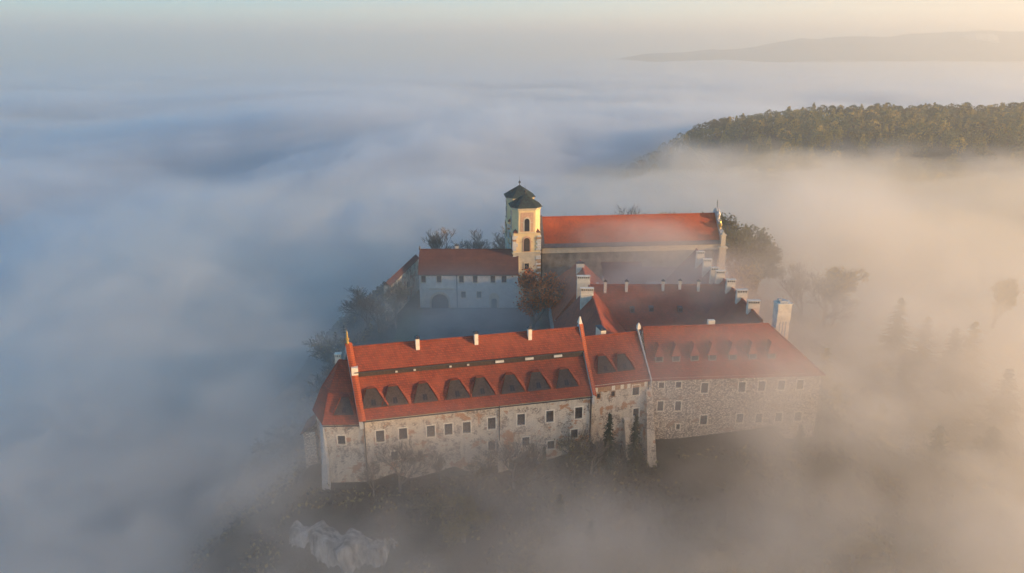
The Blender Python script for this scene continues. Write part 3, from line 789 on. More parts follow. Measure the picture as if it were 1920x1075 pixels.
cr = MB(); cr.tube((LCH + .4, 5.9, 23.9), (LCH + .4, 5.9, 26.2), .09, .07, 6); cr.tube((LCH + .4, 5.4, 25.5), (LCH + .4, 6.4, 25.5), .07, .07, 6); cr.build('cross', 'dark_metal', ge)
for xx in (7.5, 17, 31.5, 44): lr = MB(); lr.tube((xx, 5.9, 22.1), (xx, 5.9, 23.5), .04, .03, 4); lr.build('lightning_rod', 'dark_metal', rCH)

# ================================================================== towers
def oct_pts(hw, c, z):
    return [(-hw + c, -hw, z), (hw - c, -hw, z), (hw, -hw + c, z), (hw, hw - c, z), (hw - c, hw, z), (-hw + c, hw, z), (-hw, hw - c, z), (-hw, -hw + c, z)]
def tower(loc, rz, label, group):
    T = empty('bell_tower', loc, rz, label, 'tower', group)
    hw = 3.8
    m = MB(); m.box(-hw, hw, -hw, hw, -3, 14.3); m.build('lower_wall', 'plaster_cream', T)
    m = MB(); m.box(-hw + .1, hw - .1, -hw + .1, hw - .1, 14.6, 20.0); m.build('middle_wall', 'plaster_yellow', T)
    m = MB(); m.hexa(oct_pts(hw, 1.5, 20.2), oct_pts(hw, 1.5, 27.0)); m.build('upper_wall', 'plaster_yellow', T)
    m = MB(); m.box(-hw - .25, hw + .25, -hw - .25, hw + .25, 14.3, 14.6); m.build('cornice', 'plaster_cream', T)
    m = MB(); m.box(-hw - .1, hw + .1, -hw - .1, hw + .1, 11.9, 12.15); m.build('string_course', 'plaster_cream', T)
    m = MB(); m.hexa(oct_pts(hw + .12, 1.5, 20.0), oct_pts(hw + .12, 1.5, 20.2)); m.build('string_course', 'plaster_cream', T)
    m = MB(); m.hexa(oct_pts(hw + .12, 1.5, 26.3), oct_pts(hw + .35, 1.5, 27.05)); m.build('cornice', 'plaster_cream', T)
    # broken-off corner blocks (quoins)
    rq = random.Random(4)
    for sx in (-1, 1):
        for sy in (-1, 1):
            z = -2.0; m = MB()
            while z < 19.3:
                if not (14 < z + .5 and z < 14.7):
                    l1 = rq.choice((.9, 1.3)); l2 = 2.1 - l1; h = .52; o = .07 + rq.random() * .06
                    x0, x1 = (-hw - o, -hw + l1) if sx < 0 else (hw - l1, hw + o)
                    y0, y1 = (-hw - o, -hw + l2) if sy < 0 else (hw - l2, hw + o)
                    m.box(x0, x1, y0, y1, z, z + h - .05, 0 if rq.random() < .7 else 1)
                z += .52
            m.build('quoins', ['plaster_white', 'brick_orange'], T)
    m = MB()
    for sx in (-1, 1):
        for sy in (-1, 1):
            cx, cy2 = sx * hw, sy * hw
            m.poly([(cx, cy2, 20.05), (cx - sx * 1.5, cy2, 20.05), (cx - sx * .75, cy2 - sy * .75, 21.1)]); m.poly([(cx, cy2, 20.05), (cx - sx * .75, cy2 - sy * .75, 21.1), (cx, cy2 - sy * 1.5, 20.05)])
    m.build('corner_hood', 'clay_tiles_old', T)
    # recessed looking panels and arched openings on the four sides
    for k in range(4):
        a = k * math.pi / 2
        pn = MB(); pn.box(-1.75, 1.75, -.05, -.004, .15, 5.5); arch_plate(pn, 0, .3, 2.0, 3.9, -.12, -.052, 1)
        pn.box(-1.55, -1.05, -.16, -.122, 2.7, 2.85, 1); pn.box(1.05, 1.55, -.16, -.122, 2.7, 2.85, 1)
        f = pn.build('belfry_opening', ['brick_pink', 'plaster_cream'], T, (hw * math.sin(a), -hw * math.cos(a), 20.2), a)
        g = MB(); arch_plate(g, 0, .35, 1.35, 3.5, -.16, -.124); g.build('louvre', 'dark_glass', f)
        pn = MB(); arch_plate(pn, 0, 0, 2.3, 4.4, -.1, -.0); pn.box(-1.6, -1.15, -.14, -.004, 2.75, 2.9); pn.box(1.15, 1.6, -.14, -.004, 2.75, 2.9)
        f = pn.build('arched_window', 'brick_pink', T, ((hw - .1) * math.sin(a), -(hw - .1) * math.cos(a), 14.75), a)
        g = MB(); arch_plate(g, 0, .15, 1.6, 3.75, -.14, -.104); g.build('shutter', 'weathered_wood', f)
        fo = window(T, 0, 0, 1.2, 1.8, 0, 'plaster_cream', .14); fo.location = ((hw + .13) * math.sin(a), -(hw + .13) * math.cos(a), 10.6 - .0); fo.rotation_euler.z = a
        for chd in fo.children: chd.location.y = -.2
    m = MB()
    n = 8
    base = oct_pts(hw + .55, 1.7, 26.95); mid = oct_pts(2.0, .8, 28.65)
    for a in range(n):
        b = (a + 1) % n
        m.poly([base[a], base[b], mid[b], mid[a]]); m.poly([mid[a], mid[b], (0, 0, 30.1)])
        P, Q, Rr, Sx = Vector(base[a]), Vector(base[b]), Vector(mid[b]), Vector(mid[a])
        k = 7 if (P - Q).length > 3 else 3
        for j in range(k + 1):
            s_, e_ = P.lerp(Q, j / k), Sx.lerp(Rr, j / k); m.tube(s_ + Vector((0, 0, .03)), e_ + Vector((0, 0, .03)), .06, .05, 4); m.tube(e_ + Vector((0, 0, .03)), Vector((0, 0, 30.1)), .05, .02, 4)
    m.poly(base[::-1])
    r_ = m.build('roof', 'copper_roof', T)
    f_ = MB(); f_.tube((0, 0, 29.9), (0, 0, 30.5), .12, .1, 6); f_.tube((0, 0, 30.5), (0, 0, 30.75), .1, .33, 8); f_.tube((0, 0, 30.75), (0, 0, 31.05), .33, .33, 8); f_.tube((0, 0, 31.05), (0, 0, 31.3), .33, .06, 8); f_.tube((0, 0, 31.3), (0, 0, 33.0), .05, .02, 5)
    f_.build('finial', 'dark_metal', r_)
    return T
mat_plain('brick_pink', (.66, .40, .25), .9, .15, 2)
tower((3.6, 201.6, 0), R(7), 'front yellow church tower with green copper cap and dark belfry arch', 'twin church towers')
tower((2.2, 215.6, 0), R(7), 'rear church tower, mostly hidden behind the front one, its copper cap higher', 'twin church towers')

# ================================================================== gatehouse F and side range G
F = empty('gatehouse', (-25.2, 193.6, 0), 0, 'plain gatehouse range with dull red roof and wide arched gate left of the towers', 'building')
winF = [(1.17, 8.17, 1.2, 1.9), (5.4, 8.17, 1.2, 1.9), (11.45, 8.17, 1.2, 1.9), (15.2, 8.17, 1.2, 1.9), (20.0, 8.17, 1.2, 1.9), (23.03, 8.17, 1.2, 1.9), (11.94, 3.75, 1.2, 1.8), (16.2, 3.75, 1.2, 1.8)]
LF = 27.0
m = MB(); wall_with_holes(m, 0, LF, -2, 9.9, 0, holes_of(winF)); m.box(0, LF, .36, .5, -2, 9.8, 1)
m.poly([(0, 0, -2), (0, 0, 9.9), (0, 5.5, 14.9), (0, 11, 9.9), (0, 11, -2)]); m.poly([(0, 11, -2), (0, 11, 9.9), (LF, 11, 9.9), (LF, 11, -2)]); m.poly([(LF, 0, -2), (LF, 11, -2), (LF, 11, 9.9), (LF, 5.5, 14.9), (LF, 0, 9.9)])
m.build('wall', ['plaster_white', 'plaster_dark'], F)
for (x, z, ww, hh) in winF: window(F, x, z, ww, hh, 0, 'plaster_cream', .15)
rF = gable_roof('roof', F, -.3, LF, 0, 11, 10.0, 5.5, 15.1, None, None, 'clay_tiles_old')
chimney(rF, 9.9, 6.4, 13.5, 16.0, .9, .7, 'plaster_grey'); f_ = MB(); f_.tube((-.2, 5.5, 15), (-.2, 5.5, 16.1), .3, .1, 6); f_.build('finial', 'dark_metal', rF)
g_ = MB(); arch_plate(g_, 5.5, -2, 5.6, 6.6, -.18, -.0); g_.box(2.6, 9.4, -.3, 0, 5.3, 5.6); go_ = g_.build('gate_surround', 'plaster_cream', F)
g_ = MB(); arch_plate(g_, 5.5, -2, 4.6, 6.0, -.22, -.184); g_.build('gate', 'weathered_wood', go_)
g_ = MB(); arch_plate(g_, 20.3, -2, 2.7, 6.3, -.12, 0); go_ = g_.build('door_surround', 'plaster_cream', F)
g_ = MB(); arch_plate(g_, 20.3, -2, 1.5, 4.7, -.16, -.124); g_.build('door', 'weathered_wood', go_)
d_ = MB(); d_.tube((10.2, -.15, 9.6), (10.2, -.15, 0), .1, .1, 6); d_.build('downpipe', 'dark_metal', F)
g_ = MB(); g_.box(-.3, LF, -.62, -.48, 9.4, 9.55); g_.build('gutter', 'dark_metal', F)

G = empty('curtain_wall', (-31.6, 183.5, 0), R(-9), 'pale boundary wall with red tiled coping running back at the left of the gatehouse', 'wall')
m = MB(); m.box(-1.6, 0, 0, 27, -3, 9.6); m.build('wall', 'rubble_white', G)
for q in (3.5, 9, 15): m = MB(); m.box(-.1, .05, q, q + 1.1, 4.2, 5.9); m.build('window', 'dark_glass', G)
m = MB(); m.slab([(.35, -.4, 9.5), (.35, 27.2, 9.5), (-.8, 27.2, 10.6), (-.8, -.4, 10.6)], .16); m.slab([(-1.95, 27.2, 9.5), (-1.95, -.4, 9.5), (-.8, -.4, 10.6), (-.8, 27.2, 10.6)], .16)
m.build('coping', 'clay_tiles_old', G)

# ================================================================== courtyard
def sheet(name, poly, z, mat, kind='structure'):
    m = MB(); m.poly([(a, b, z) for a, b in poly]); o = m.build(name, mat); tag(o, kind=kind); return o
sheet('lawn', [(-29, 135), (8, 142), (8, 192), (-29, 192)], .06, 'lawn_green')
sheet('path', [(-22, 166), (-9, 150), (7, 148), (7, 192.5), (-24, 192.5), (-24, 178)], .10, 'courtyard_gravel')
sheet('path', [(-21, 168), (-14, 170), (1, 153), (-8, 150.5)], .14, 'paving_striped')
def lamp_post(loc):
    L = empty('lamp_post', loc, 0, 'slim pale lamp post standing in the courtyard behind the long wing roof', 'lamp post')
    m = MB(); m.tube((0, 0, 0), (0, 0, 5.2), .09, .06, 6); m.tube((0, 0, 0), (0, 0, .5), .2, .12, 6); m.build('post', 'plaster_grey', L)
    m = MB(); m.tube((0, 0, 5.2), (0, 0, 5.7), .14, .28, 6); m.tube((0, 0, 5.7), (0, 0, 5.95), .3, .03, 6); m.build('lantern', 'dark_metal', L)
lamp_post((-8.5, 152, 0))

# ================================================================== trees
def grow(rng, mb, p, d, L, r, depth, maxd, tw, spread=.55, up=.25):
    """recursive limbs; thin ends go to tw as twigs"""
    r = max(r, .024)
    q = p + d * L
    mid = p + d * L * .5 + Vector((rng.uniform(-1, 1), rng.uniform(-1, 1), rng.uniform(-.5, .5))) * L * .06
    r1 = max(r * .68, .020)
    tgt = mb if depth < 3 else tw
    sides = 6 if depth < 2 else (4 if depth < 3 else 3)
    tgt.tube(p, mid, r, (r + r1) / 2, sides); tgt.tube(mid, q, (r + r1) / 2, r1, sides)
    if depth >= maxd: return
    k = 4 if depth == 0 else (3 if depth < maxd - 1 else 3)
    for j in range(k):
        ax = Vector((rng.gauss(0, 1), rng.gauss(0, 1), rng.gauss(0, .6)))
        nd = (d + ax.normalized() * spread * rng.uniform(.8, 1.6) + Vector((0, 0, up))).normalized()
        grow(rng, mb, q if j < 2 else mid, nd, L * rng.uniform(.60, .86), r1 * rng.uniform(.6, .85), depth + 1, maxd, tw, spread, up)

def add_leaves(rng, tw, n, size, keep=1.0, mi=0):
    """leaf quads round the twig ends already in tw"""
    pts = tw.v[:]; np_ = len(pts); m = MB()
    for _ in range(n):
        c = Vector(pts[rng.randrange(np_)]) + Vector((rng.gauss(0, .4), rng.gauss(0, .4), rng.gauss(0, .35)))
        a = Vector((rng.gauss(0, 1), rng.gauss(0, 1), rng.gauss(0, 1))).normalized() * size * rng.uniform(.5, 1.2)
        b = a.orthogonal().normalized() * size * rng.uniform(.3, .8)
        m.poly([c - a, c - b, c + a, c + b])
    return m

TREES = {}
def tree_proto(kind, seed, h=12, maxd=7, leaves=0, lsize=.25, leaf='leaf_olive', bark='bark', spread=.55, up=.22, name='bare_tree', bole=.26):
    rng = random.Random(seed); trunk = MB(); tw = MB()
    grow(rng, trunk, Vector((0, 0, -.5)), Vector((rng.uniform(-.05, .05), rng.uniform(-.05, .05), 1)).normalized(), h * bole, h * .022, 0, maxd, tw, spread, up)
    zmax = max(v[2] for v in tw.v); k = h / zmax
    trunk.v = [(a * k, b * k, c * k) for a, b, c in trunk.v]; tw.v = [(a * k, b * k, c * k) for a, b, c in tw.v]
    mats = [bark]
    if leaves:
        lm = add_leaves(rng, tw, leaves, lsize); b = len(tw.v)
        tw.v += lm.v; tw.f += [tuple(b + i for i in f) for f in lm.f]; tw.m += [1] * len(lm.f); mats = [bark, leaf]
    tm = trunk.build('trunk', bark); cm = tw.build('crown', mats)
    TREES[kind] = (tm.data, cm.data, h, name)
    bpy.data.objects.remove(tm); bpy.data.objects.remove(cm)

def conifer_proto(kind, seed, h=16, mat='needle_green', w=.23, name='spruce_tree', dens=1.0):
    rng = random.Random(seed); trunk = MB(); cr = MB()
    trunk.tube((0, 0, -1), (0, 0, h * .55), h * .016, h * .009, 6); trunk.tube((0, 0, h * .55), (0, 0, h), h * .009, .02, 5)
    z = h * .08
    while z < h * .985:
        t = z / h; rad = h * w * (1 - t) ** .8 * rng.uniform(.75, 1.15) + .12
        nb = int((6 + 5 * (1 - t)) * dens)
        for k in range(nb):
            a = rng.uniform(0, 2 * math.pi); L = rad * rng.uniform(.6, 1.15); dr = -.28 * L
            c, s = math.cos(a), math.sin(a)
            nseg = max(2, int(L / .45))
            for j in range(nseg):
                u = (j + .6) / nseg; px_, py_, pz_ = c * L * u, s * L * u, z + dr * u * u + rng.uniform(-.1, .1)
                wd = .38 * (1.15 - u) * (1 + L * .12)
                cr.poly([(px_ - c * .3, py_ - s * .3, pz_ + .1), (px_ - s * wd, py_ + c * wd, pz_ - .22 - rng.random() * .15), (px_ + c * .38, py_ + s * .38, pz_ - .12), (px_ + s * wd, py_ - c * wd, pz_ - .22 - rng.random() * .15)])
        z += h * .028 * rng.uniform(.8, 1.2)
    tm = trunk.build('trunk', 'bark_dark'); cm = cr.build('crown', mat)
    TREES[kind] = (tm.data, cm.data, h, name); bpy.data.objects.remove(tm); bpy.data.objects.remove(cm)

tree_proto('bare1', 3, 11, 6); tree_proto('bare2', 8, 11, 6, spread=.65, up=.18); tree_proto('bare3', 21, 11, 6, spread=.5, up=.35)
tree_proto('bare4', 33, 9, 6, 500, .2, 'leaf_olive', 'bark_dark', .7, .1)
tree_proto('russet', 7, 12, 7, 7500, .26, 'leaf_russet', 'bark', .5, .24, 'autumn_tree', .16)
tree_proto('pale', 11, 12, 7, 1300, .22, 'leaf_pale', 'bark', .5, .3, 'leafy_tree')
tree_proto('olive', 14, 14, 7, 6500, .30, 'leaf_olive', 'bark', .6, .16, 'leafy_tree', .16)
tree_proto('yellow', 17, 12, 7, 3600, .28, 'leaf_yellow', 'bark', .5, .25, 'leafy_tree', .16)
conifer_proto('spruce', 2, 17, 'needle_green'); conifer_proto('larch', 6, 17, 'needle_gold', .22, 'larch_tree')
conifer_proto('cypress', 9, 7, 'needle_green', .09, 'columnar_conifer', .8); conifer_proto('fir', 12, 12, 'needle_green', .25, 'spruce_tree')

def plant(kind, x, y, h, label, cat='tree', group=None, z=None, rz=None, sx=1.0):
    td, cd, h0, nm = TREES[kind]
    if z is None: z = float(terrain(np.array([x]), np.array([y]))[0])
    t = empty(nm, (x, y, z), rz if rz is not None else random.Random(int(x * 7 + y * 13)).uniform(0, 6.28), label, cat, group)
    s = h / h0; t.scale = (s * sx, s * sx, s)
    for n_, d_ in (('trunk', td), ('crown', cd)):
        o = bpy.data.objects.new(n_, d_); COL.objects.link(o); o.parent = t
    return t
random.seed(2)
# courtyard
plant('russet', 5.2, 176, 15.8, 'russet autumn tree in the courtyard in front of the yellow tower', z=0, sx=1.05)
plant('pale', -29.5, 178, 12.5, 'pale thinly leaved tree at the left edge of the courtyard', z=0)
plant('bare2', -33.5, 176, 11, 'bare tree just left of the pale courtyard tree', z=-1)
plant('bare1', -38, 184, 13, 'bare tree in the fog outside the courtyard at far left', z=-4)
for k, (x, y, h, w_) in enumerate(((-38, 150, 9, 'low'), (-41, 163, 10, 'twin'), (-37, 139, 8, 'small'), (-46, 176, 11, 'outermost'), (-41, 196, 12, 'tall'), (-44, 130, 9, 'front'))):
    plant(('bare1', 'bare4', 'bare2', 'bare3')[k % 4], x, y, h, w_ + ' bare tree on the misty west slope outside the courtyard', group='bare trees on the west slope', sx=1.3)
# behind the gatehouse
G1 = 'bare trees behind the gatehouse'
plant('bare3', -22.5, 226, 15.0, 'rounded bare tree rising alone over the left half of the gatehouse roof', group=G1, z=0, sx=1.2)
plant('bare1', -9.5, 224, 15.0, 'slender bare tree behind the middle of the gatehouse roof', group=G1, z=0)
plant('bare2', -4.0, 222, 16.5, 'dark dense bare tree right beside the tower, left of it', group=G1, z=0)
plant('bare4', -17, 230, 10.0, 'low bare tree between the taller ones behind the gatehouse', group=G1, z=0)
# behind the church
G2 = 'trees behind the church'
plant('bare2', 35.0, 234, 20.5, 'wide bare crown showing above the middle of the church roof', group=G2, z=0, sx=.9)
plant('yellow', 49, 236, 18.5, 'thin yellow crown just above the right part of the church roof', group=G2, z=0, sx=.6)
plant('olive', 64.5, 224, 24.0, 'biggest olive brown tree, right beside the scrolled church gable', group=G2, z=-5, sx=.8)
plant('olive', 70.5, 228, 22.5, 'second olive tree, just right of the biggest one by the church gable', group=G2, z=-6, sx=.85, rz=2)
plant('olive', 77, 226, 18.5, 'third olive tree, lower, on the right flank of the group by the church gable', group=G2, z=-8, sx=.95, rz=4)
plant('yellow', 69, 214, 15, 'golden low tree standing nearer than the olive ones by the church gable', group=G2, z=-8, sx=1.1, rz=1)
plant('bare3', 88, 214, 18, 'bare tree in mist between the olive trees and the yellow one', group=G2, z=-11, sx=1.2)
plant('bare2', 92, 206, 17, 'low bare tree in mist beside the bare one right of the olive trees', group=G2, z=-10, sx=1.3)
plant('yellow', 97, 212, 16, 'yellowish rounded tree in mist right of the church', group=G2, z=-9, sx=1.3)
plant('yellow', 148, 215, 15, 'faint yellow tree top in the fog at the far right edge', group=G2, z=-13, sx=.9)
# right slope conifers
G3 = 'conifers in the fog on the right slope'
for (kk, x, y, h, zt, lb) in (('larch', 97, 176, 17, 9, 'tallest misty conifer of the row, its left end'), ('larch', 102, 172, 15, 5.5, 'second misty conifer in the row right of the tallest one'),
                              ('spruce', 107, 168, 15, 4, 'third misty conifer in the row, blunt topped'), ('larch', 112.5, 170, 17, 5, 'rightmost misty conifer of the row, with a narrow spire'),
                              ('spruce', 110.5, 152, 19, .5, 'lone dark conifer near the right edge'), ('larch', 70, 146, 17, 0, 'golden larch veiled by fog beside the right wing'),
                              ('larch', 77, 140, 16, -2, 'golden larch lower down the slope right of the right wing'), ('spruce', 86, 134, 17, -4, 'misty spruce on the lower right slope'),
                              ('fir', 101, 140, 16, -7, 'faint conifer below the lone dark one'), ('larch', 72, 158, 14, 3, 'small misty larch behind the tall chimney tower')):
    plant(kk, x, y, h * 1.1, lb, 'tree', G3, z=zt - h * 1.1, sx=1.75)
# in front of the facade
G4 = 'bare trees against the monastery wall'
plant('bare2', -19.0, 114.0 - 4.0, 10, 'gnarled bare tree in front of the left windows of the long wing', group=G4, z=-3.2)
plant('bare1', -23.2, 108.5, 7.5, 'small bare tree beside the downpipe at the annex', group=G4, z=-3.2)
plant('bare3', -12.2, 111.6, 6.5, 'low bare bush tree under the third window of the long wing', group=G4, z=-3)
plant('bare2', .3, 112.5, 10, 'spreading bare tree before the buttress of the long wing', group=G4, z=-4, sx=1.2)
plant('bare1', 4.0, 113.5, 8.5, 'bare tree between the buttress and the fourth lower window', group=G4, z=-3.5)
plant('bare4', 10.6, 115.2, 7.5, 'thin bare tree near the right end of the long wing', group=G4, z=-3.5)
plant('bare2', 14.0, 116.0, 7.5, 'bare tree at the joint of the long and middle wings', group=G4, z=-3.5)
plant('bare4', -5, 111.8, 6, 'small leafless tree beside the darkened stretch of wall', group=G4, z=-3.5)
plant('fir', 17.0, 117.0, 11.5, 'dark pointed conifer in front of the middle wing', 'tree', z=-3.6, sx=.85)
plant('fir', 22.0, 118.5, 10.5, 'dark conifer beside the tall sloping buttress', 'tree', z=-3.4, sx=.85)
plant('cypress', 5.6, 115.2, 5.2, 'narrow dark columnar conifer right of the spreading bare tree', 'tree', z=-3.2)
plant('cypress', 14.9, 117.2, 5.0, 'narrow dark columnar conifer at the wing joint', 'tree', z=-3.2)
plant('fir', 53.5, 123.6, 5.2, 'dark bushy conifer below the right corner of the stone wing', 'tree', z=-3.4, sx=1.3)
# slope below
rs = random.Random(12)
adj = ['low', 'leaning', 'broad', 'ragged', 'slim', 'tangled', 'stunted', 'forked', 'bent', 'open', 'dense', 'scrubby', 'tall', 'twiggy', 'shadowy', 'crooked', 'squat', 'drooping', 'sparse', 'spiky', 'wide', 'misty', 'narrow', 'gaunt', 'dim', 'thorny']
spots = [(-14, 106), (-8, 104.5), (-2, 107), (3, 104), (8, 108), (13, 105), (18, 109.5), (23, 107), (28, 111), (33, 108), (38, 113), (43, 110), (48, 114), (53, 111), (60, 114), (66, 118), (72, 113), (-20, 101.5), (1, 99), (12, 99.5), (24, 101), (35, 103), (46, 105), (58, 107), (70, 106), (80, 118)]
for k, (x, y) in enumerate(spots):
    kk = rs.choice(('bare1', 'bare2', 'bare4', 'bare4', 'olive', 'fir'))
    h = rs.uniform(5.5, 8.0); side = 'left' if x < 0 else ('middle' if x < 30 else 'right')
    zt = float(terrain(np.array([x]), np.array([y]))[0])
    plant(kk, x, y, h, '%s %s on the dark slope below the abbey, %s part' % (adj[k], 'dark tree' if kk in ('olive', 'fir') else 'bare tree', side), 'tree', 'trees on the slope below the abbey', z=zt, sx=1.25)

# undergrowth on the abbey rock
def leaf_cloud(rng, n, fx, size):
    P = fx(n); a = rng.normal(size=(n, 3)); a /= np.linalg.norm(a, axis=1)[:, None]
    b = np.cross(a, rng.normal(size=(n, 3))); b /= np.linalg.norm(b, axis=1)[:, None]
    s = size * rng.uniform(.5, 1.3, (n, 1))
    V = np.stack([P - a * s, P - b * s * .6, P + a * s, P + b * s * .6], 1).reshape(-1, 3)
    return V, np.arange(n * 4).reshape(-1, 4)
rg = np.random.RandomState(8)
def under(n):
    x = rg.uniform(-62, 115, n * 4); y = rg.uniform(85, 240, n * 4)
    fy = fline(x)
    ok = ((y < fy - .6) | (x > 62) | (x < -36)) & ~((np.abs(x + 27) < 10) & (y < 106.5)) & (fbm(x / 6, y / 6, 3, 3) > -.35)
    x, y = x[ok][:n], y[ok][:n]
    return np.stack([x, y, terrain(x, y) + np.abs(rg.normal(size=len(x))) * .7], 1)
Pn = under(85000)
a = rg.normal(size=(len(Pn), 3)); a /= np.linalg.norm(a, axis=1)[:, None]; b = np.cross(a, rg.normal(size=a.shape)); b /= np.linalg.norm(b, axis=1)[:, None]
s = .38 * rg.uniform(.4, 1.4, (len(Pn), 1))
ug = np_mesh('undergrowth', np.stack([Pn - a * s, Pn - b * s * .6, Pn + a * s, Pn + b * s * .6], 1).reshape(-1, 3), np.arange(len(Pn) * 4).reshape(-1, 4), ['undergrowth', 'leaf_olive'], (rg.rand(len(Pn)) < .25).astype(int))
tag(ug, 'dark scrub and dead leaves covering the slope below the abbey', 'undergrowth', kind='stuff')

# limestone cliff
def cliff():
    nu, nv = 60, 40
    U, V = np.meshgrid(np.linspace(0, 1, nu), np.linspace(0, 1, nv), indexing='ij')
    top = -5.6 - 4.5 * np.abs(U - .3) * 1.1 + .8 * fbm(U * 7, U * 0, 2, 4)
    X = -36 + 18 * U; Z = top - 14 * V
    Y = 103.6 - 3.5 * np.sin(math.pi * U) - 3.5 * V + 1.3 * fbm(U * 6, V * 1.4, 4, 41) - .9 * np.abs(fbm(U * 20, V * 2, 3, 43))
    front = np.stack([X, Y, Z], -1).reshape(-1, 3)
    back = np.stack([X, Y + 9, Z - 1.0 * (1 - V)], -1).reshape(-1, 3)
    vs = np.vstack([front, back]); n = nu * nv
    i = (np.arange(nu - 1)[:, None] * nv + np.arange(nv - 1)[None, :])
    q = np.stack([i, i + nv, i + nv + 1, i + 1], -1).reshape(-1, 4)
    tops = np.array([(a_ * nv, n + a_ * nv, n + (a_ + 1) * nv, (a_ + 1) * nv) for a_ in range(nu - 1)])
    sd = [np.array([(c0 + b_, c0 + b_ + 1, n + c0 + b_ + 1, n + c0 + b_) for b_ in range(nv - 1)]) for c0 in (0, (nu - 1) * nv)]
    o = np_mesh('cliff', vs, np.vstack([q, q[:, ::-1] + n, tops] + sd), 'limestone')
    tag(o, kind='structure')
cliff()

# white rock scar on the far ridge
sc_ = MB(); rr_ = random.Random(3)
for k in range(9):
    x = 2890 + k * 16 + rr_.uniform(-6, 6); z = 128 + rr_.uniform(-8, 8); hh = rr_.uniform(10, 24)
    sc_.hexa([(x - 7, YR - 330, z - hh), (x + 7, YR - 330, z - hh), (x + 6, YR - 100, z - hh), (x - 6, YR - 100, z - hh)], [(x - 4, YR - 300, z + hh), (x + 3, YR - 300, z + hh), (x + 3, YR - 100, z + hh), (x - 4, YR - 100, z + hh)])
so2 = sc_.build('rock_outcrop', 'plaster_white'); tag(so2, 'pale rock scar near the top of the far ridge', 'rock')

# ------------------------------------------------------------------ wood on the right hill
def clump_tree(seed, h, n, conic, mats):
    g = np.random.RandomState(seed)
    t = g.rand(n) ** .8; ang = g.rand(n) * 6.283; base = .28
    if conic: rad = h * .20 * (1 - t) ** .8 * g.uniform(.5, 1.1, n) + .1
    else:
        lob = 1 + .28 * np.sin(ang * 3 + seed) + .15 * np.sin(ang * 5 + t * 7)
        rad = h * .33 * np.sqrt(np.clip(1 - (2 * t - .85) ** 2 / 1.35, 0, 1)) * lob * g.uniform(.55, 1.05, n)
    P = np.stack([np.cos(ang) * rad, np.sin(ang) * rad, h * (base + (1 - base) * t) + g.normal(size=n) * .25], 1)
    a = g.normal(size=(n, 3)); a /= np.linalg.norm(a, axis=1)[:, None]; b = np.cross(a, g.normal(size=(n, 3))); b /= np.linalg.norm(b, axis=1)[:, None]
    s = h * .055 * g.uniform(.5, 1.3, (n, 1))
    return np.stack([P - a * s, P - b * s * .7, P + a * s, P + b * s * .7], 1).reshape(-1, 3)
far_v = [(clump_tree(1, 13, 330, False, 0), 'leaf_olive', 'leafy_tree'), (clump_tree(2, 14, 300, False, 0), 'leaf_yellow', 'leafy_tree'), (clump_tree(3, 16, 300, True, 0), 'needle_gold', 'larch_tree'), (clump_tree(4, 15, 320, False, 0), 'forest_dark', 'leafy_tree')]
far_mesh = []
for V_, mt_, nm_ in far_v:
    o = np_mesh('crown', V_, np.arange(len(V_)).reshape(-1, 4), mt_)
    tmb = MB(); tmb.tube((0, 0, -2), (0, 0, 9), .25, .12, 5); to = tmb.build('trunk', 'bark_dark')
    far_mesh.append((to.data, o.data, nm_)); bpy.data.objects.remove(o); bpy.data.objects.remove(to)
rw = random.Random(44)
# mass of the wood
wx, wy = [], []
gw = np.random.RandomState(5)
WX = gw.uniform(65, 700, 5200); WY = gw.uniform(485, 830, 5200)
hd = np.sqrt(((WX - 430) / 365) ** 2 + ((WY - 680) / 195) ** 2)
okw = (hd < 1.0) & (WY < 780)
WX, WY = WX[okw][:1900], WY[okw][:1900]; WZ = terrain(WX, WY)
allv, allm = [], []
for k in range(len(WX)):
    vi = gw.choice(4, p=(.34, .14, .17, .35)); V_ = far_v[vi][0].reshape(-1, 4, 3)[::2]
    sc = gw.uniform(.75, 1.15); an_ = gw.rand() * 6.28; c_, s_ = math.cos(an_) * sc, math.sin(an_) * sc
    Q = np.empty_like(V_); Q[..., 0] = V_[..., 0] * c_ - V_[..., 1] * s_ + WX[k]; Q[..., 1] = V_[..., 0] * s_ + V_[..., 1] * c_ + WY[k]; Q[..., 2] = V_[..., 2] * sc + WZ[k] - 1
    allv.append(Q.reshape(-1, 3)); allm.append(np.full(len(Q), vi))
AV = np.vstack(allv); 
fo = np_mesh('forest', AV, np.arange(len(AV)).reshape(-1, 4), [v[1] for v in far_v], np.concatenate(allm))
tag(fo, 'autumn wood covering the hill that rises from the fog at the right', 'forest', kind='stuff')
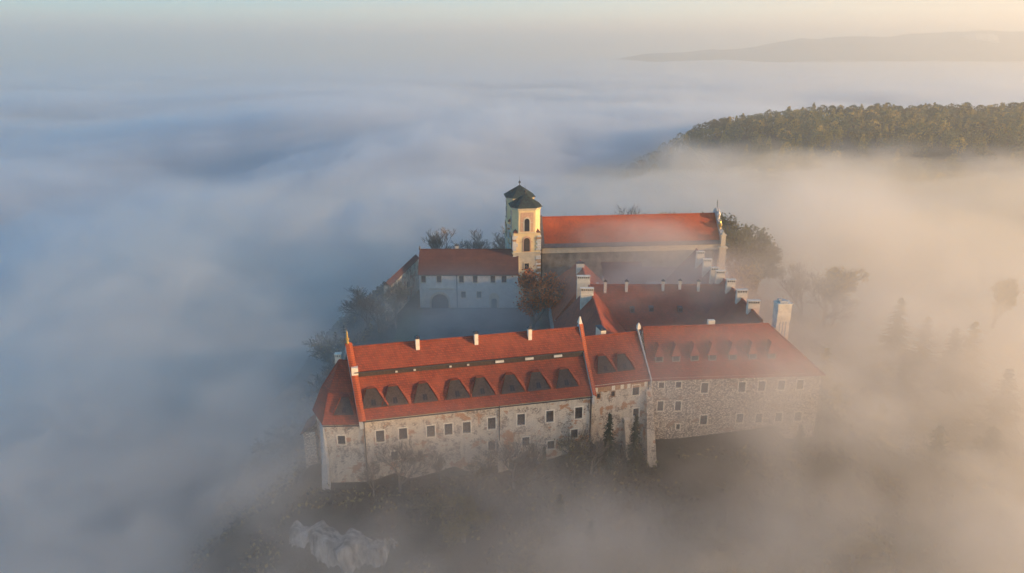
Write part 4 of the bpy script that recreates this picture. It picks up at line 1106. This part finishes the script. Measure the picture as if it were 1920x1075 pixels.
# crest trees one can tell apart
crest_words = ['bushy', 'rounded', 'pointed', 'leaning', 'slim', 'broad', 'ragged', 'golden', 'olive', 'dusky']
ncrest = 54
ordw = ['first', 'second', 'third', 'fourth', 'fifth', 'sixth', 'seventh', 'eighth', 'ninth']
def crest_place(k):
    seg, r_ = divmod(k, 9)
    return '%s from left in its %s' % (ordw[r_], ('low end', 'left rise', 'left middle', 'right middle', 'right stretch', 'right end')[seg])
for k in range(ncrest):
    px_ = 1300 + k * 11.6
    yy = 655 + 14 * math.sin(k * 1.7) + (30 if px_ < 1400 else 0) - (0 if px_ > 1400 else 0)
    x = (px_ - 960) / 1400 * (yy * .9525 + 12)
    vi = rw.choice((0, 1, 2, 3, 1, 2)) if px_ > 1440 else rw.choice((0, 3))
    z = float(terrain(np.array([x]), np.array([yy]))[0])
    td, cd, nm = far_mesh[vi]
    kind_ = ('olive', 'yellow', 'golden pointed', 'dark')[vi]
    t = empty(nm, (x, yy, z - .5), rw.uniform(0, 6.28), '%s tree on the far wood crest, %s' % (kind_, crest_place(k)), 'tree', 'trees along the crest of the far wood')
    s = rw.uniform(.85, 1.15); t.scale = (s, s, s)
    for n_, d_ in (('trunk', td), ('crown', cd)):
        o = bpy.data.objects.new(n_, d_); COL.objects.link(o); o.parent = t

# ------------------------------------------------------------------ haze and fog
def vol(name, dens, col=(1, 1, 1), an=.0):
    m = bpy.data.materials.new(name); m.use_nodes = True; n = m.node_tree; n.nodes.clear()
    o = n.nodes.new('ShaderNodeOutputMaterial'); p = n.nodes.new('ShaderNodeVolumePrincipled')
    p.inputs['Color'].default_value = (*col, 1); p.inputs['Density'].default_value = dens; p.inputs['Anisotropy'].default_value = an
    n.links.new(p.outputs[0], o.inputs['Volume']); MATS[name] = m
    return m

def fog_body(name, xs, ys, top, bot, mat, label):
    """closed body of fog: a shaped upper surface, flat underside"""
    xs = np.asarray(xs); ys = np.asarray(ys); nx, ny = len(xs), len(ys)
    X, Y = np.meshgrid(xs, ys, indexing='ij'); Z = top(X, Y)
    Zb = bot(X, Y) if callable(bot) else np.full_like(Z, bot)
    Z = np.maximum(Z, Zb + .02)
    v = np.vstack([np.stack([X, Y, Z], -1).reshape(-1, 3), np.stack([X, Y, Zb], -1).reshape(-1, 3)]); Nn = nx * ny
    i = np.arange(nx - 1)[:, None] * ny + np.arange(ny - 1)[None, :]
    q = np.stack([i, i + ny, i + ny + 1, i + 1], -1).reshape(-1, 4)
    e = []
    a = np.arange(nx - 1) * ny
    e.append(np.stack([a, a + Nn, a + ny + Nn, a + ny], -1)); a2 = a + ny - 1; e.append(np.stack([a2, a2 + ny, a2 + ny + Nn, a2 + Nn], -1))
    b = np.arange(ny - 1); e.append(np.stack([b, b + 1, b + 1 + Nn, b + Nn], -1)); b2 = b + (nx - 1) * ny; e.append(np.stack([b2, b2 + Nn, b2 + 1 + Nn, b2 + 1], -1))
    o = np_mesh(name, v, np.vstack([q, q[:, ::-1] + Nn] + e), mat)
    tag(o, label, 'fog', kind='stuff')
    return o

hz = MB(); hz.box(-29000, 29000, -2900, 29000, -75, 195)
vol('haze', .00042, (1, .96, .85), .5)
tag(hz.build('haze', 'haze'), kind='stuff')

fy_ = sorted(set(np.round(list(np.arange(20, 420, 5)) + geo(426, 12000, 110), 2)))
fxp = list(np.arange(5, 300, 5)) + geo(306, 14000, 70)
fx_ = sorted(set(np.round([-v for v in fxp] + [0] + fxp, 2)))
def basin(X, Y, x0=12, y0=165, rx=66, ry=76, soft=.9):
    d = np.hypot((X - x0) / rx, (Y - y0) / ry)
    return 1 - sstep(1, 1 + soft, d)
PUFFS = [(-198, 340, 17, 75, 38), (-118, 205, 12, 55, 26), (-225, 790, 24, 150, 55), (-66, 880, 18, 130, 45), (-43, 440, 11, 45, 35), (140, 322, 10, 60, 30),
         (170, 150, -16, 90, 80), (95, 400, 9, 50, 30), (250, 430, 8, 70, 35), (-480, 480, 14, 150, 60), (200, 900, 14, 160, 60), (-140, 560, 10, 60, 30), (-320, 1300, 24, 260, 90),
         (-254, 590, -22, 110, 60), (-85, 318, -30, 62, 42), (-120, 470, -26, 70, 40), (-62, 180, -8, 28, 30), (-150, 268, -14, 60, 22), (60, 560, -12, 90, 50), (-90, 120, -6, 30, 20), (60, 700, -8, 100, 40)]
def sea_top(X, Y):
    s = np.clip(np.hypot(X, Y) / 1200, 0, 3)
    z = -9 + 15 / (1 + .35 * s) * fbm(X / 260, Y / 170, 5, 3, .55) + 5.5 * fbm(X / 70, Y / 50, 3, 9) * np.clip(1.4 - s, 0.2, 1)
    z = z + (9 * np.abs(fbm(X / 95, Y / 62, 4, 23, .55)) + 5 * np.abs(fbm(X / 36, Y / 26, 3, 29)) - 5) * np.clip(1.5 - s, .25, 1)
    for (cx, cy_, am, rx, ry) in PUFFS: z = z + am * np.exp(-(((X - cx) / rx) ** 2 + ((Y - cy_) / ry) ** 2))
    d2 = np.hypot((X - 390) / 390, (Y - 600) / 120); b2 = 1 - sstep(.5, 1.3, d2)
    z = z * (1 - b2) + (-32 + 5 * fbm(X / 60, Y / 40, 3, 6)) * b2
    b = basin(X, Y)
    z = z * (1 - b) + (-22 + 2.5 * fbm(X / 22, Y / 22, 3, 4)) * b
    return z
vol('fog_light', .010, (.93, .97, 1), .5)
vol('fog_dense', .026, (.92, .965, 1), .5)
fog_body('fog_sea', fx_, fy_, sea_top, -74, 'fog_light', 'soft upper layer of the sea of fog filling the valley')
fog_body('fog_bank', fx_, fy_, lambda X, Y: sea_top(X, Y) - 11 + 3 * fbm(X / 40, Y / 30, 3, 19), -74.5, 'fog_dense', 'dense lower body of the sea of fog')
vol('mist', .0042, (1, .88, .68), .6)  # warm tint: golden sunlight painted into the mist's own colour
mx_ = np.linspace(-60, 420, 60); my_ = np.linspace(45, 620, 60)
def mist_top(X, Y):
    e = np.minimum(np.minimum(sstep(-50, 60, X), 1 - sstep(230, 420, X)), np.minimum(sstep(45, 90, Y), 1 - sstep(330, 620, Y)))
    return -60 + e * (84 + 7 * fbm(X / 50, Y / 50, 3, 61))
fog_body('morning_mist', mx_, my_, mist_top, -73, 'mist', 'thin mist over the abbey hill, warm sunlight tinted into its colour')

def fog_veil_mat(name, centre, radii, base, top_noise, top_out, amt_in, amt_out, right, box, soft, n1s=.022, n2s=.06, wisp=(.36, .66, .12, 1.7), zlo=-3, zhi=17, step=1.0, blobs=(), out=(.75, 1.7), an=.5):
    m = bpy.data.materials.new(name); m.use_nodes = True; nt = m.node_tree; nt.nodes.clear()
    o = nt.nodes.new('ShaderNodeOutputMaterial'); p = nt.nodes.new('ShaderNodeVolumePrincipled')
    p.inputs['Color'].default_value = (1, .975, .93, 1); p.inputs['Anisotropy'].default_value = an
    nt.links.new(p.outputs[0], o.inputs['Volume'])
    tc = nt.nodes.new('ShaderNodeTexCoord'); sx = nt.nodes.new('ShaderNodeSeparateXYZ'); nt.links.new(tc.outputs['Object'], sx.inputs[0])
    def M(op, a, b=None, c=None, clamp=False):
        n = nt.nodes.new('ShaderNodeMath'); n.operation = op; n.use_clamp = clamp
        for i, v in enumerate((a, b, c)):
            if v is None: continue
            if hasattr(v, 'is_output'): nt.links.new(v, n.inputs[i])
            else: n.inputs[i].default_value = v
        return n.outputs[0]
    def ss(x, a, b, lo=0., hi=1.):
        n = nt.nodes.new('ShaderNodeMapRange'); n.interpolation_type = 'SMOOTHSTEP'
        nt.links.new(x, n.inputs[0]); n.inputs[1].default_value = a; n.inputs[2].default_value = b; n.inputs[3].default_value = lo; n.inputs[4].default_value = hi
        return n.outputs[0]
    X, Y, Z = sx.outputs
    dx = M('MULTIPLY', M('SUBTRACT', X, centre[0]), 1 / radii[0]); dy = M('MULTIPLY', M('SUBTRACT', Y, centre[1]), 1 / radii[1])
    d = M('SQRT', M('ADD', M('MULTIPLY', dx, dx), M('MULTIPLY', dy, dy)))
    outside = ss(d, *out)
    n1 = noise(nt, tc.outputs['Object'], n1s, 2, .5)
    mp = nt.nodes.new('ShaderNodeMapping'); mp.inputs['Scale'].default_value = (1, 1, 1.7); nt.links.new(tc.outputs['Object'], mp.inputs[0])
    n2 = noise(nt, mp.outputs[0], n2s, 3, .55)
    top = M('ADD', M('ADD', M('MULTIPLY', n1, top_noise), M('MULTIPLY', outside, top_out)), M('ADD', ss(X, *right), base))
    f = ss(M('SUBTRACT', top, Z), zlo, zhi)
    dens = M('MULTIPLY', M('MULTIPLY', f, M('ADD', M('MULTIPLY', outside, amt_out), amt_in)), ss(n2, *wisp))
    for (bx, by, bz, rx, ry, rz_, am) in blobs:
        mq = nt.nodes.new('ShaderNodeMapping'); mq.inputs['Location'].default_value = (-bx / rx, -by / ry, -bz / rz_); mq.inputs['Scale'].default_value = (1 / rx, 1 / ry, 1 / rz_)
        nt.links.new(tc.outputs['Object'], mq.inputs[0]); ln = nt.nodes.new('ShaderNodeVectorMath'); ln.operation = 'LENGTH'; nt.links.new(mq.outputs[0], ln.inputs[0])
        dens = M('ADD', dens, M('MULTIPLY', ss(ln.outputs['Value'], 1., 0., 0., am), ss(n2, .30, .62, .25, 1.5)))
    x0, x1, y0, y1 = box[:4]
    edge = M('MULTIPLY', M('MULTIPLY', ss(X, x0, x0 + soft), ss(X, x1, x1 - soft)), M('MULTIPLY', ss(Y, y0, y0 + soft * .7), ss(Y, y1, y1 - soft)))
    nt.links.new(M('MULTIPLY', dens, edge), p.inputs['Density'])
    m.cycles.volume_step_rate = step
    MATS[name] = m
    fv = MB(); fv.box(*box)
    return fv.build('fog_veil', name)
BLOBS = ((44, 116, 14, 36, 23, 13, .044), (-12, 175, 6, 36, 28, 13, .026), (38, 168, 14, 34, 26, 13, .054), (36, 199, 18, 28, 13, 8, .075), (20, 105, -4, 60, 18, 12, .042),
         (-38, 116, 4, 22, 20, 18, .034), (86, 150, 2, 34, 50, 18, .014), (-14, 109, 6, 28, 14, 10, .036))
tag(fog_veil_mat('veil_abbey', (12, 165), (62, 68), -9, 42., 8., .020, .012, (10, 72, 0., 6.), (-175, 170, 40, 330, -40, 42), 60, blobs=BLOBS),
    'thin drifting fog around and over the abbey roofs', 'fog', kind='stuff')
tag(fog_veil_mat('veil_wood', (420, 700), (300, 100), -28, 50., 6., .009, .006, (1000, 2000, 0., 1.), (90, 760, 430, 800, -58, 40), 60, .009, .02, (.38, .62, .0, 1.6), -2, 22, 1.0),
    'drifting fog over the lower half of the far wood', 'fog', kind='stuff')
